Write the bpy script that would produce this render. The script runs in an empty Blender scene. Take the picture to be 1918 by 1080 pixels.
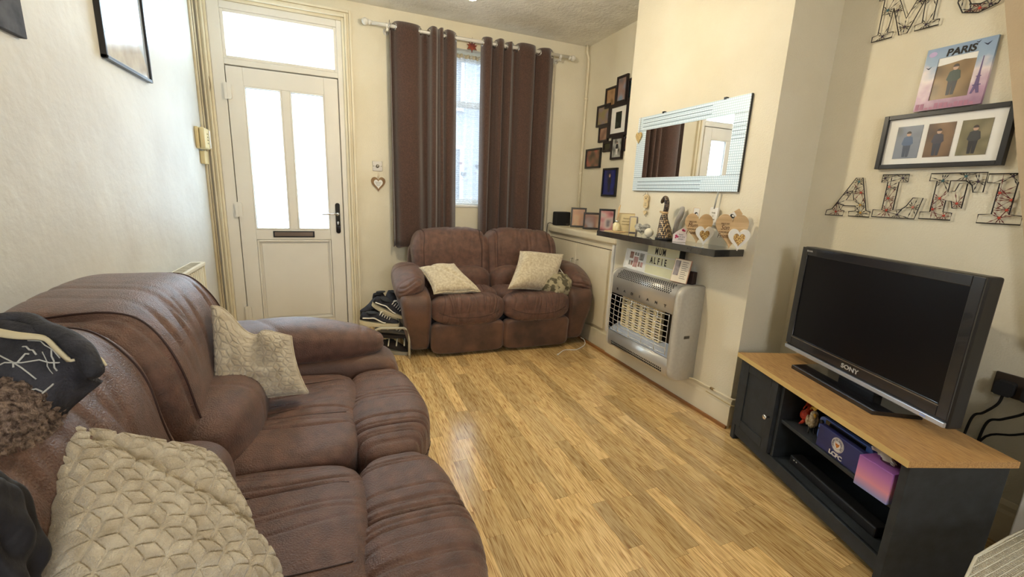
import bpy, math, random
import numpy as np
from mathutils import Matrix, Vector
SC = bpy.context.scene
COL = SC.collection
PI = math.pi
rnd = random.Random(7)
# ------------------------------------------------------------------ camera, world, lights, exposure
CM = np.array([[0.9274530900407044, 0.04307506183808444, -0.3714502723401806],
               [-0.3717183773900224, 0.21430871107909413, -0.9032702941346772],
               [0.040696605318846654, 0.9758157179525562, 0.21477306840537402]])
CC = np.array([0.0, 0.0, 1.22]); CF = 801.42
cam_d = bpy.data.cameras.new('camera'); cam = bpy.data.objects.new('camera', cam_d); COL.objects.link(cam)
m4 = Matrix([list(CM[i]) + [CC[i]] for i in range(3)] + [[0, 0, 0, 1]])
cam.matrix_world = m4
cam_d.sensor_width = 36.0; cam_d.lens = 36.0*CF/1918.0; cam_d.clip_start = 0.02
SC.camera = cam
w = bpy.data.worlds.new('sky'); SC.world = w; w.use_nodes = True
bg = w.node_tree.nodes['Background']; bg.inputs[0].default_value = (0.80, 0.90, 1.0, 1); bg.inputs[1].default_value = 2.0
vs = SC.view_settings; vs.view_transform = 'Standard'; vs.look = 'None'; vs.gamma = 1.0; vs.use_curve_mapping = False
vs.exposure = 1.32
def area(name, loc, direction, sx, sy, power, color):
    l = bpy.data.lights.new(name, 'AREA'); l.shape = 'RECTANGLE'; l.size = sx; l.size_y = sy; l.energy = power; l.color = color
    o = bpy.data.objects.new(name, l); COL.objects.link(o); o.location = loc
    o.rotation_euler = Vector(direction).to_track_quat('-Z', 'Y').to_euler(); return o
area('daylight_door', (-0.33, 4.22, 1.42), (0, -1, 0.05), 0.62, 1.2, 12, (0.74, 0.88, 1.0))
area('daylight_fanlight', (-0.33, 4.22, 2.26), (0, -1, 0.35), 0.7, 0.28, 8, (0.74, 0.88, 1.0))
area('rear_fill', (0.45, -1.86, 1.55), (0, 1, 0.0), 0.85, 1.05, 12, (1.0, 0.96, 0.90))  # added fill light behind the camera, in place of a made-up window

def at(px, py, ax, v):
    """point of the plane (axis ax = v) that lies on the sight line of photo pixel (px, py)"""
    d = CM @ np.array([px-959.0, -(py-540.0), -CF]); t = (v-CC[ax])/d[ax]
    return Vector(CC+t*d)

# ------------------------------------------------------------------ materials
MATS = {}
def nodes_of(m):
    m.use_nodes = True; return m.node_tree.nodes, m.node_tree.links
def srgb(r, g, b):
    f = lambda c: (c/255/12.92) if c/255 <= 0.04045 else ((c/255+0.055)/1.055)**2.4
    return (f(r), f(g), f(b), 1)
def mat(name, c, rough=0.5, metal=0.0, c2=None, scale=8.0, bump=0.0, bscale=60.0, detail=4, stretch=(1, 1, 1), coat=0.0, spec=0.5, sheen=0.0, emit=None, lo=0.35, hi=0.65):
    if name in MATS: return MATS[name]
    m = bpy.data.materials.new(name); n, l = nodes_of(m); p = n['Principled BSDF']
    p.inputs['Base Color'].default_value = c; p.inputs['Roughness'].default_value = rough; p.inputs['Metallic'].default_value = metal
    p.inputs['Specular IOR Level'].default_value = spec
    if coat: p.inputs['Coat Weight'].default_value = coat
    if sheen: p.inputs['Sheen Weight'].default_value = sheen
    tc = n.new('ShaderNodeTexCoord'); mp = n.new('ShaderNodeMapping'); mp.inputs['Scale'].default_value = stretch
    l.new(tc.outputs['Object'], mp.inputs['Vector'])
    nz = n.new('ShaderNodeTexNoise'); nz.inputs['Scale'].default_value = scale; nz.inputs['Detail'].default_value = detail
    l.new(mp.outputs[0], nz.inputs['Vector'])
    rp = n.new('ShaderNodeValToRGB'); rp.color_ramp.elements[0].position = lo; rp.color_ramp.elements[1].position = hi
    k = c2 if c2 else tuple(min(1, x*0.93) for x in c[:3])+(1,)
    rp.color_ramp.elements[0].color = c; rp.color_ramp.elements[1].color = k
    l.new(nz.outputs['Fac'], rp.inputs['Fac']); l.new(rp.outputs[0], p.inputs['Base Color'])
    if bump:
        nb = n.new('ShaderNodeTexNoise'); nb.inputs['Scale'].default_value = bscale; nb.inputs['Detail'].default_value = 5
        l.new(mp.outputs[0], nb.inputs['Vector'])
        b = n.new('ShaderNodeBump'); b.inputs['Strength'].default_value = bump; b.inputs['Distance'].default_value = 0.01
        l.new(nb.outputs['Fac'], b.inputs['Height']); l.new(b.outputs[0], p.inputs['Normal'])
    if emit:
        p.inputs['Emission Color'].default_value = emit[0]; p.inputs['Emission Strength'].default_value = emit[1]
    MATS[name] = m; return m
def photo_mat(name, cols, scale=9.0, seed=0.0):
    """blurred snapshot: soft blobs of the print's colours"""
    if name in MATS: return MATS[name]
    m = bpy.data.materials.new(name); n, l = nodes_of(m); p = n['Principled BSDF']; p.inputs['Roughness'].default_value = 0.25
    tc = n.new('ShaderNodeTexCoord'); mp = n.new('ShaderNodeMapping'); mp.inputs['Location'].default_value = (seed*3.1, seed*1.7, seed)
    nz = n.new('ShaderNodeTexNoise'); nz.inputs['Scale'].default_value = scale*0.75; nz.inputs['Detail'].default_value = 0.3
    rp = n.new('ShaderNodeValToRGB'); e = rp.color_ramp.elements
    k = len(cols)
    rp.color_ramp.interpolation = 'B_SPLINE'; e[0].position = 0.2; e[0].color = srgb(*cols[0]); e[1].position = 0.8; e[1].color = srgb(*cols[-1])
    for i in range(1, k-1):
        x = e.new(0.2+0.6*i/(k-1)); x.color = srgb(*cols[i])
    l.new(tc.outputs['Object'], mp.inputs['Vector']); l.new(mp.outputs[0], nz.inputs['Vector']); l.new(nz.outputs['Fac'], rp.inputs['Fac']); l.new(rp.outputs[0], p.inputs['Base Color'])
    MATS[name] = m; return m

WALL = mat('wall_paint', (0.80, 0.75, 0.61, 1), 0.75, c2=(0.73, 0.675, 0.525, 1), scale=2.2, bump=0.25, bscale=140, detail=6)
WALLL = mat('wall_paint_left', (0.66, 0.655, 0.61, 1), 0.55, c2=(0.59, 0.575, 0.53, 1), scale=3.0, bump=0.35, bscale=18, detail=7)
CEIL = mat('ceiling_artex', (0.84, 0.82, 0.75, 1), 0.85, c2=(0.72, 0.70, 0.63, 1), scale=5, bump=0.9, bscale=38, detail=6)
GLOSSW = mat('gloss_cream_paint', (0.80, 0.735, 0.57, 1), 0.42, c2=(0.73, 0.655, 0.48, 1), scale=4, bump=0.04, bscale=30)
UPVC = mat('door_plastic', (0.80, 0.77, 0.70, 1), 0.38, c2=(0.77, 0.74, 0.67, 1), scale=4)
GREYLINE = mat('seal_grey', srgb(120, 112, 100), 0.6)
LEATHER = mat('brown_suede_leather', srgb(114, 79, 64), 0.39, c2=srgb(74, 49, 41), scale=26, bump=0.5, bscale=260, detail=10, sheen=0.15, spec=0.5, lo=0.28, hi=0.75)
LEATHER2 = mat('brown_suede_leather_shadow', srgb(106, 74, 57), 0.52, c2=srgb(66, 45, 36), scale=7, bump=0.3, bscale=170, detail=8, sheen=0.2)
PIPING = mat('dark_seam', srgb(58, 34, 28), 0.6)
PLUSH = mat('cream_plush', srgb(228, 214, 186), 0.95, c2=srgb(196, 178, 146), scale=30, bump=0.7, bscale=420, detail=6, sheen=0.6)
PLUSH2 = mat('pale_plush', srgb(232, 220, 192), 0.95, c2=srgb(200, 182, 146), scale=60, bump=0.8, bscale=260, detail=6, sheen=0.5)
CURT = mat('brown_curtain_cloth', srgb(86, 61, 52), 0.9, c2=srgb(64, 45, 38), scale=120, bump=0.25, bscale=500, sheen=0.4)
CURTL = mat('curtain_lining', srgb(200, 190, 170), 0.9)
WHITEP = mat('white_plastic', (0.78, 0.76, 0.70, 1), 0.35)
WHITE = mat('white_paint', (0.85, 0.84, 0.80, 1), 0.45)
CREAMP = mat('aged_cream_plastic', srgb(222, 208, 160), 0.4, c2=srgb(200, 180, 130), scale=3)
BLACK = mat('black_satin', (0.012, 0.012, 0.014, 1), 0.35)
BLACKG = mat('black_gloss', (0.012, 0.012, 0.015, 1), 0.08, coat=0.5)
BLACKM = mat('black_matt', (0.016, 0.016, 0.018, 1), 0.8)
CHROME = mat('chrome', (0.75, 0.75, 0.76, 1), 0.12, 1.0)
STEEL = mat('brushed_steel', (0.30, 0.27, 0.22, 1), 0.35, 0.8)
SILVER = mat('silver_lacquer', (0.58, 0.575, 0.55, 1), 0.34, 0.55, c2=(0.54, 0.53, 0.505, 1), scale=3)
GREYP = mat('graphite_board', srgb(46, 52, 58), 0.6, c2=srgb(36, 41, 46), scale=20, bump=0.05, bscale=200)
INK = mat('black_ink', (0.02, 0.018, 0.016, 1), 0.7)
GOLD = mat('gold_leaf', (0.62, 0.42, 0.14, 1), 0.4, 0.6, c2=(0.25, 0.13, 0.04, 1), scale=190, lo=0.45, hi=0.52)
OAKH = mat('pale_heart_wood', srgb(214, 184, 140), 0.6, c2=srgb(192, 160, 116), scale=4, stretch=(1, 1, 14))

def oak(name, c1, c2, c3, axis_stretch, rough=0.28, per_piece=True, bumpk=0.04):
    m = bpy.data.materials.new(name); n, l = nodes_of(m); p = n['Principled BSDF']
    geo = n.new('ShaderNodeNewGeometry'); tc = n.new('ShaderNodeTexCoord'); oi = n.new('ShaderNodeObjectInfo')
    add = n.new('ShaderNodeMath'); add.operation = 'ADD'; l.new(oi.outputs['Random'], add.inputs[0]); l.new(geo.outputs['Random Per Island'], add.inputs[1])
    fr = n.new('ShaderNodeMath'); fr.operation = 'FRACT'; l.new(add.outputs[0], fr.inputs[0])
    mul = n.new('ShaderNodeMath'); mul.operation = 'MULTIPLY'; mul.inputs[1].default_value = 37.0 if per_piece else 0.0; l.new(fr.outputs[0], mul.inputs[0])
    cb = n.new('ShaderNodeCombineXYZ'); l.new(mul.outputs[0], cb.inputs[0]); l.new(mul.outputs[0], cb.inputs[1])
    va = n.new('ShaderNodeVectorMath'); va.operation = 'ADD'; l.new(tc.outputs['Object'] if not per_piece else geo.outputs['Position'], va.inputs[0]); l.new(cb.outputs[0], va.inputs[1])
    mp = n.new('ShaderNodeMapping'); mp.inputs['Scale'].default_value = axis_stretch; l.new(va.outputs[0], mp.inputs['Vector'])
    wv = n.new('ShaderNodeTexNoise'); wv.inputs['Scale'].default_value = 1.0; wv.inputs['Detail'].default_value = 2.0; wv.inputs['Distortion'].default_value = 0.6
    l.new(mp.outputs[0], wv.inputs['Vector'])
    sn = n.new('ShaderNodeMath'); sn.operation = 'MULTIPLY'; sn.inputs[1].default_value = 60.0; l.new(wv.outputs['Fac'], sn.inputs[0])
    s2 = n.new('ShaderNodeMath'); s2.operation = 'SINE'; l.new(sn.outputs[0], s2.inputs[0])
    fine = n.new('ShaderNodeTexNoise'); fine.inputs['Scale'].default_value = 14.0; fine.inputs['Detail'].default_value = 6; l.new(mp.outputs[0], fine.inputs['Vector'])
    mr = n.new('ShaderNodeMath'); mr.operation = 'MULTIPLY_ADD'; mr.inputs[1].default_value = 0.09 if per_piece else 0.03; l.new(s2.outputs[0], mr.inputs[0]); l.new(fine.outputs['Fac'], mr.inputs[2])
    rp = n.new('ShaderNodeValToRGB'); e = rp.color_ramp.elements
    e[0].position = 0.30; e[0].color = c3; e[1].position = 0.72; e[1].color = c1; x = e.new(0.5); x.color = c2
    l.new(mr.outputs[0], rp.inputs['Fac'])
    hs = n.new('ShaderNodeHueSaturation'); l.new(rp.outputs[0], hs.inputs['Color'])
    vr = n.new('ShaderNodeMapRange'); vr.inputs['To Min'].default_value = 0.76 if per_piece else 1.0; vr.inputs['To Max'].default_value = 1.24 if per_piece else 1.0
    l.new(fr.outputs[0], vr.inputs['Value']); l.new(vr.outputs[0], hs.inputs['Value'])
    l.new(hs.outputs[0], p.inputs['Base Color']); p.inputs['Roughness'].default_value = rough; p.inputs['Coat Weight'].default_value = 1.0 if per_piece else 0.0; p.inputs['Coat Roughness'].default_value = 0.14
    b = n.new('ShaderNodeBump'); b.inputs['Strength'].default_value = bumpk; b.inputs['Distance'].default_value = 0.01; l.new(mr.outputs[0], b.inputs['Height']); l.new(b.outputs[0], p.inputs['Normal'])
    return m
OAKF = oak('oak_laminate', srgb(232, 202, 146), srgb(212, 177, 118), srgb(162, 120, 70), (22, 1.1, 1), 0.20)
OAKT = oak('oak_board_top', srgb(208, 168, 112), srgb(190, 148, 94), srgb(150, 110, 66), (1.6, 26, 26), 0.45, False)

# ------------------------------------------------------------------ mesh helpers
def wm(o):
    M = Matrix.Identity(4)
    while o is not None:
        M = (Matrix.Translation(o.location) @ o.rotation_euler.to_matrix().to_4x4()) @ M; o = o.parent
    return M
class MB:
    def __init__(s, M=None): s.v = []; s.f = []; s.M = M.copy() if M else Matrix.Identity(4); s.sm = []
    def add(s, vs, fs, smooth=False):
        o = len(s.v); s.v += [s.M @ Vector(v) for v in vs]; s.f += [tuple(i+o for i in f) for f in fs]; s.sm += [smooth]*len(fs); return s
    def box(s, a, b):
        x0, y0, z0 = [min(a[i], b[i]) for i in range(3)]; x1, y1, z1 = [max(a[i], b[i]) for i in range(3)]
        return s.add([(x0, y0, z0), (x1, y0, z0), (x1, y1, z0), (x0, y1, z0), (x0, y0, z1), (x1, y0, z1), (x1, y1, z1), (x0, y1, z1)],
              [(0, 3, 2, 1), (4, 5, 6, 7), (0, 1, 5, 4), (1, 2, 6, 5), (2, 3, 7, 6), (3, 0, 4, 7)])
    def prism(s, pts, z0, z1, smooth=False):
        n = len(pts); ar = sum(pts[i][0]*pts[(i+1) % n][1]-pts[(i+1) % n][0]*pts[i][1] for i in range(n))
        if ar < 0: pts = pts[::-1]
        vs = [(x, y, z0) for x, y in pts]+[(x, y, z1) for x, y in pts]
        s.add(vs, [tuple(range(n))[::-1], tuple(range(n, 2*n))])
        return s.add(vs, [(i, (i+1) % n, n+(i+1) % n, n+i) for i in range(n)], smooth)
    def tube(s, pts, r, k=8, closed=False, caps=True):
        pts = [Vector(p) for p in pts]; n = len(pts); rr = r if isinstance(r, (list, tuple)) else [r]*n
        vs = []; up = None
        for i, p in enumerate(pts):
            a = pts[(i-1) % n] if (closed or i > 0) else p; b = pts[(i+1) % n] if (closed or i < n-1) else p
            t = (b-a).normalized() if (b-a).length > 1e-9 else Vector((0, 0, 1))
            if up is None: up = Vector((0, 0, 1)) if abs(t.z) < 0.9 else Vector((1, 0, 0))
            u = up - t*up.dot(t)
            if u.length < 1e-6: u = t.orthogonal()
            u.normalize(); up = u; v = t.cross(u)
            for j in range(k):
                q = 2*PI*j/k; vs.append(p+(u*math.cos(q)+v*math.sin(q))*rr[i])
        fs = []
        for i in range(n if closed else n-1):
            i2 = (i+1) % n
            for j in range(k): fs.append((i*k+j, i*k+(j+1) % k, i2*k+(j+1) % k, i2*k+j))
        if not closed and caps: fs += [tuple(range(k))[::-1], tuple((n-1)*k+j for j in range(k))]
        return s.add(vs, fs, True)
    def lathe(s, prof, k=20, c=(0, 0, 0)):
        vs = [(c[0]+r*math.cos(2*PI*j/k), c[1]+r*math.sin(2*PI*j/k), c[2]+z) for r, z in prof for j in range(k)]; n = len(prof)
        fs = [(i*k+j, i*k+(j+1) % k, (i+1)*k+(j+1) % k, (i+1)*k+j) for i in range(n-1) for j in range(k)]
        if prof[0][0] > 1e-6: fs.append(tuple(range(k))[::-1])
        if prof[-1][0] > 1e-6: fs.append(tuple((n-1)*k+j for j in range(k)))
        return s.add(vs, fs, True)
    def sphere(s, c, r, k=12, sc=(1, 1, 1)):
        prof = [(math.sin(PI*i/(k//2+1)), -math.cos(PI*i/(k//2+1))) for i in range(k//2+2)]
        vs = [(c[0]+a*r*sc[0]*math.cos(2*PI*j/k), c[1]+a*r*sc[1]*math.sin(2*PI*j/k), c[2]+z*r*sc[2]) for a, z in prof for j in range(k)]; n = len(prof)
        return s.add(vs, [(i*k+j, i*k+(j+1) % k, (i+1)*k+(j+1) % k, (i+1)*k+j) for i in range(n-1) for j in range(k)], True)
    def loft(s, rings, smooth=True, caps=True):
        k = len(rings[0]); vs = [p for r in rings for p in r]
        fs = [(i*k+j, i*k+(j+1) % k, (i+1)*k+(j+1) % k, (i+1)*k+j) for i in range(len(rings)-1) for j in range(k)]
        if caps: fs += [tuple(range(k))[::-1], tuple((len(rings)-1)*k+j for j in range(k))]
        return s.add(vs, fs, smooth)
    def grid(s, P, smooth=True):
        """P: array (a, b, 3)"""
        a, b = P.shape[:2]
        return s.add([tuple(p) for p in P.reshape(-1, 3)], [(i*b+j, (i+1)*b+j, (i+1)*b+j+1, i*b+j+1) for i in range(a-1) for j in range(b-1)], smooth)
    def build(s, name, m, parent=None, bevel=0.0, seg=2, solid=0.0, label=None, kind=None):
        me = bpy.data.meshes.new(name)
        inv = wm(parent).inverted() if parent is not None else Matrix.Identity(4)
        me.from_pydata([inv @ v for v in s.v], [], s.f)
        me.polygons.foreach_set('use_smooth', s.sm); me.update(); me.materials.append(m)
        o = bpy.data.objects.new(name, me); COL.objects.link(o)
        if parent is not None: o.parent = parent
        if solid:
            md = o.modifiers.new('solid', 'SOLIDIFY'); md.thickness = solid; md.offset = 0
        if bevel:
            md = o.modifiers.new('bevel', 'BEVEL'); md.width = bevel; md.segments = seg; md.limit_method = 'ANGLE'; md.angle_limit = math.radians(40)
        if label: o['label'] = label
        if kind: o['kind'] = kind
        return o
def tag(o, label, cat, group=None, kind=None):
    o['label'] = label; o['category'] = cat
    if group: o['group'] = group
    if kind: o['kind'] = kind
    return o
def thing(name, label, cat, loc=(0, 0, 0), rotz=0.0, group=None, rot=None):
    o = bpy.data.objects.new(name, None); COL.objects.link(o); o.empty_display_size = 0.05
    o.location = loc; o.rotation_euler = rot if rot else (0, 0, rotz); return tag(o, label, cat, group)
def struct(name, mb, m, **k):
    o = mb.build(name, m, None, **k); o['kind'] = 'structure'; return o
def frame_m(origin, normal, roll=0.0):
    """local X right, Y up, Z out of the surface"""
    z = Vector(normal).normalized(); up = Vector((0, 0, 1)) if abs(z.z) < 0.95 else Vector((0, 1, 0))
    y = (up-z*up.dot(z)).normalized(); x = y.cross(z)
    M = Matrix(((x.x, y.x, z.x, origin[0]), (x.y, y.y, z.y, origin[1]), (x.z, y.z, z.z, origin[2]), (0, 0, 0, 1)))
    return M @ Matrix.Rotation(roll, 4, 'Z')
def text(body, size, M, m, parent, name='lettering', ext=0.0006, sx=1.0, shear=0.0, align='CENTER', bold=0.0):
    cu = bpy.data.curves.new('t', 'FONT'); cu.body = body; cu.size = size; cu.extrude = ext; cu.align_x = align; cu.align_y = 'CENTER'; cu.shear = shear; cu.offset = bold; cu.resolution_u = 3
    ob = bpy.data.objects.new('t', cu); me = bpy.data.meshes.new_from_object(ob)
    vs = [(v.co.x*sx, v.co.y, v.co.z) for v in me.vertices]; fs = [tuple(p.vertices) for p in me.polygons]
    bpy.data.objects.remove(ob); bpy.data.meshes.remove(me)
    b = MB(M); b.add(vs, fs); return b.build(name, m, parent)
def copy_tree(o, parent=None):
    c = o.copy(); COL.objects.link(c); c.parent = parent
    for ch in [x for x in o.children]: copy_tree(ch, c)
    return c
def cr(pts, n=8, closed=False):
    """Catmull-Rom through points"""
    P = [Vector(p) for p in pts]; out = []; N = len(P)
    for i in range(N if closed else N-1):
        p0, p1, p2, p3 = (P[(i-1) % N], P[i], P[(i+1) % N], P[(i+2) % N]) if closed else (P[max(i-1, 0)], P[i], P[i+1], P[min(i+2, N-1)])
        for j in range(n):
            t = j/n; out.append(0.5*((2*p1)+(p2-p0)*t+(2*p0-5*p1+4*p2-p3)*t*t+(3*p1-p0-3*p2+p3)*t**3))
    if not closed: out.append(P[-1])
    return out
def heart(wd, ht, n=40):
    pts = []
    for i in range(n):
        t = 2*PI*i/n; x = 16*math.sin(t)**3; y = 13*math.cos(t)-5*math.cos(2*t)-2*math.cos(3*t)-math.cos(4*t)
        pts.append((x/32*wd, (y+2.5)/29*ht))
    return pts
def rrect(x0, y0, x1, y1, r, n=5):
    pts = []
    for cx, cy, a in ((x1-r, y1-r, 0), (x0+r, y1-r, 90), (x0+r, y0+r, 180), (x1-r, y0+r, 270)):
        for i in range(n+1): q = math.radians(a+90*i/n); pts.append((cx+r*math.cos(q), cy+r*math.sin(q)))
    return pts
def puff(c, h, n=4.0, res=(24, 16, 16), disp=None, warp=None):
    """rounded cushion block (superellipsoid); disp(U) pushes along the normal, warp(P) bends the result"""
    nx, ny, nz = res; idx = {}; V = []; F = []
    def vid(i, j, k):
        key = (i, j, k)
        if key not in idx: idx[key] = len(V); V.append((2*i/nx-1, 2*j/ny-1, 2*k/nz-1))
        return idx[key]
    for i in range(nx):
        for j in range(ny):
            F.append((vid(i, j, 0), vid(i, j+1, 0), vid(i+1, j+1, 0), vid(i+1, j, 0))); F.append((vid(i, j, nz), vid(i+1, j, nz), vid(i+1, j+1, nz), vid(i, j+1, nz)))
    for i in range(nx):
        for k in range(nz):
            F.append((vid(i, 0, k), vid(i+1, 0, k), vid(i+1, 0, k+1), vid(i, 0, k+1))); F.append((vid(i, ny, k), vid(i, ny, k+1), vid(i+1, ny, k+1), vid(i+1, ny, k)))
    for j in range(ny):
        for k in range(nz):
            F.append((vid(0, j, k), vid(0, j, k+1), vid(0, j+1, k+1), vid(0, j+1, k))); F.append((vid(nx, j, k), vid(nx, j+1, k), vid(nx, j+1, k+1), vid(nx, j, k+1)))
    return puff_pts(V, c, h, n, disp, warp), F
def puff_pts(V, c, h, n, disp, warp, off=0.0):
    U = np.array(V, float); U = U/((np.abs(U)**n).sum(1)**(1/n))[:, None]; h = np.array(h, float)
    N = np.sign(U)*np.abs(U)**(n-1)/h; N /= np.linalg.norm(N, axis=1)[:, None]; P = U*h
    if disp is not None: P = P+N*(np.asarray(disp(U, P))[:, None]+off)
    if warp is not None: P = warp(P)
    return P+np.array(c)
def seam(mb, path, r, c, h, n, disp=None, warp=None, off=0.0):
    """stitched seam lying on the surface of a puff; path in cube coordinates"""
    V = [p for p in cr(path, 12)]; V = [tuple(p) for p in V]
    P = puff_pts(V, c, h, n, disp, warp, off); return mb.tube([tuple(p) for p in P], r, 6)
def add_puff(mb, *a, **k):
    P, F = puff(*a, **k); return mb.add([tuple(p) for p in P], F, True)
def g(t, w): return np.exp(-(t/w)**2)

# ------------------------------------------------------------------ room shell
LX, RX, FY, NY, CZ = -0.87, 2.30, 3.914, -1.6, 2.62
CHX, CHY0, CHY1 = 1.97, 1.554, 2.73
fl = struct('floor', MB().box((LX, NY, -0.12), (RX, FY, -0.010)), mat('underfloor', srgb(70, 48, 28), 0.9))
WST = 0.066; i = 0; extra = MB(); nplank = 0; x = 0.0
for k in range(int((RX-LX)/WST)+1):
    x0 = LX+k*WST; x1 = min(x0+WST, RX); y = NY-rnd.random()*0.4
    while y < FY:
        L = rnd.choice([0.24, 0.32, 0.40, 0.48, 0.56, 0.40]); y1 = min(y+L, FY); y0 = max(y, NY); y = y+L
        if y1-y0 < 0.02 or x1-x0 < 0.01: continue
        top = -rnd.random()*0.0005; gp = 0.0004
        vis = (0.22 < x1 and x0 < 1.99 and y1 > 0.35 and y0 < 3.2 and x0 < 0.25+0.85*y1)
        b = MB() if vis else extra
        b.box((x0+gp, y0+gp, -0.010), (x1-gp, y1-gp, top))
        if vis: b.build('plank', OAKF, fl); nplank += 1
extra.build('plank_field', OAKF, fl, kind='stuff')
print('planks', nplank)
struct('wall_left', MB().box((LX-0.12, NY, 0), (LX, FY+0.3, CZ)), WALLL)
struct('ceiling', MB().box((LX-0.12, NY-0.12, CZ), (RX+0.12, FY+0.3, CZ+0.1)), CEIL)
b = MB(); T = 0.30   # street wall with door and window openings
DX0, DX1, DZ = -0.79, 0.09, 2.47; WX0, WX1, WZ0, WZ1 = 0.62, 1.72, 1.085, 2.42
b.box((LX, FY, 0), (DX0, FY+T, CZ)); b.box((DX0, FY, DZ), (DX1, FY+T, CZ)); b.box((DX1, FY, 0), (WX0, FY+T, CZ))
b.box((WX0, FY, 0), (WX1, FY+T, WZ0)); b.box((WX0, FY, WZ1), (WX1, FY+T, CZ)); b.box((WX1, FY, 0), (RX+0.12, FY+T, CZ))
struct('wall_far', b, WALL)
struct('wall_right', MB().box((RX, NY, 0), (RX+0.12, FY, CZ)), WALL)
struct('wall_chimney', MB().box((CHX, CHY0, 0), (RX, CHY1, CZ)), WALL)
b = MB(); b.box((LX-0.12, NY-0.12, 0), (0.0, NY, CZ)); b.box((0.9, NY-0.12, 0), (RX+0.12, NY, CZ)); b.box((0.0, NY-0.12, 0), (0.9, NY, 1.0)); b.box((0.0, NY-0.12, 2.1), (0.9, NY, CZ))
struct('wall_near', b, WALL)
fz = MB()
for a_ in ((0.0, 0.05), (0.425, 0.475), (0.85, 0.9)): fz.box((a_[0], NY-0.10, 1.0), (a_[1], NY-0.04, 2.1))
fz.box((0.0, NY-0.10, 1.0), (0.9, NY-0.04, 1.05)); fz.box((0.0, NY-0.10, 2.05), (0.9, NY-0.04, 2.1))
struct('added_rear_window', fz, UPVC, bevel=0.004)  # unseen window frame, added with its opening for the rear fill light
# sloping boxed-in underside of the stairs at the near right
e0 = at(1881, 0, 0, 2.265); e1 = at(1917, 440, 0, 2.265); sl = (e0.y-e1.y)/(e0.z-e1.z)
yt = e0.y+sl*(CZ-e0.z); yb = e1.y+sl*(0.75-e1.z)
struct('trim_1', MB(Matrix(((0, 0, 1, 0), (1, 0, 0, 0), (0, 1, 0, 0), (0, 0, 0, 1)))).prism([(yt, CZ), (yb, 0.75), (yb-0.5, 0.75), (yt-0.5, CZ)], 2.265, RX), mat('stair_boxing_paint', srgb(196, 176, 146), 0.8, bump=0.2, bscale=120))
# skirting boards
def skirt(name, pts, h, t=0.018, m=GLOSSW):
    """pts: floor points along a wall, room side to the left of travel"""
    b = MB()
    for p, q in zip(pts[:-1], pts[1:]):
        p = Vector(p); q = Vector(q); d = (q-p).normalized(); nrm = Vector((-d.y, d.x)); prof = [(0, 0), (t, 0), (t, h*0.72), (t*0.75, h*0.80), (t*0.75, h*0.90), (t*0.3, h), (0, h)]
        r0 = [(p.x+nrm.x*a, p.y+nrm.y*a, z) for a, z in prof]; r1 = [(q.x+nrm.x*a, q.y+nrm.y*a, z) for a, z in prof]
        b.loft([r0, r1], smooth=False)
    return struct(name, b, m)
skirt('baseboard_far', [(2.0, FY), (0.165, FY)], 0.134)
skirt('baseboard_chimney', [(CHX, CHY0-0.018), (CHX, CHY1)], 0.175)
skirt('baseboard_right', [(RX, 0.2), (RX, CHY0)], 0.17)
skirt('baseboard_left', [(LX, FY), (LX, NY)], 0.13)
b = MB(); b.box((CHX-0.032, CHY0-0.018, 0), (CHX-0.0185, 3.2, 0.016)); struct('trim_2', b, mat('oak_floor_edging', srgb(150, 100, 52), 0.5))

# ------------------------------------------------------------------ front door
FROST = bpy.data.materials.new('frosted_glass'); n, l = nodes_of(FROST); n.remove(n['Principled BSDF'])
tr = n.new('ShaderNodeBsdfTransparent'); tr.inputs[0].default_value = (0.93, 0.97, 1, 1); tl = n.new('ShaderNodeBsdfTranslucent'); tl.inputs[0].default_value = (0.9, 0.96, 1, 1)
gl = n.new('ShaderNodeBsdfGlossy'); gl.inputs['Roughness'].default_value = 0.25; mx = n.new('ShaderNodeMixShader'); mx.inputs[0].default_value = 0.45; m2 = n.new('ShaderNodeMixShader'); m2.inputs[0].default_value = 0.05
l.new(tr.outputs[0], mx.inputs[1]); l.new(tl.outputs[0], mx.inputs[2]); l.new(mx.outputs[0], m2.inputs[1]); l.new(gl.outputs[0], m2.inputs[2]); l.new(m2.outputs[0], n['Material Output'].inputs[0])
CLEAR = bpy.data.materials.new('clear_glass'); n, l = nodes_of(CLEAR); n.remove(n['Principled BSDF'])
tr = n.new('ShaderNodeBsdfTransparent'); tr.inputs[0].default_value = (0.96, 0.98, 1, 1); gl = n.new('ShaderNodeBsdfGlossy'); gl.inputs['Roughness'].default_value = 0.02; mx = n.new('ShaderNodeMixShader'); mx.inputs[0].default_value = 0.06
l.new(tr.outputs[0], mx.inputs[1]); l.new(gl.outputs[0], mx.inputs[2]); l.new(mx.outputs[0], n['Material Output'].inputs[0])

def ring_box(b, x0, x1, z0, z1, wd, y0, y1):
    b.box((x0, y0, z0), (x0+wd, y1, z1)); b.box((x1-wd, y0, z0), (x1, y1, z1)); b.box((x0+wd, y0, z1-wd), (x1-wd, y1, z1)); b.box((x0+wd, y0, z0), (x1-wd, y1, z0+wd))
b = MB()  # fixed plastic frame with the fanlight above
b.box((DX0, FY-0.004, 0), (-0.712, FY+0.07, DZ)); b.box((0.052, FY-0.004, 0), (DX1, FY+0.07, DZ)); b.box((-0.712, FY-0.004, 2.42), (0.052, FY+0.07, DZ))
b.box((-0.712, FY-0.004, 2.055), (0.052, FY+0.07, 2.095)); b.box((-0.712, FY-0.004, 0), (0.052, FY+0.07, 0.03)); b.box((-0.72, FY+0.052, 0.02), (-0.68, FY+0.07, 2.07)); b.box((0.02, FY+0.052, 0.02), (0.06, FY+0.07, 2.07)); b.box((-0.70, FY+0.052, 2.03), (0.05, FY+0.07, 2.07))
door = struct('door_1', b, UPVC, bevel=0.005)
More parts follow.
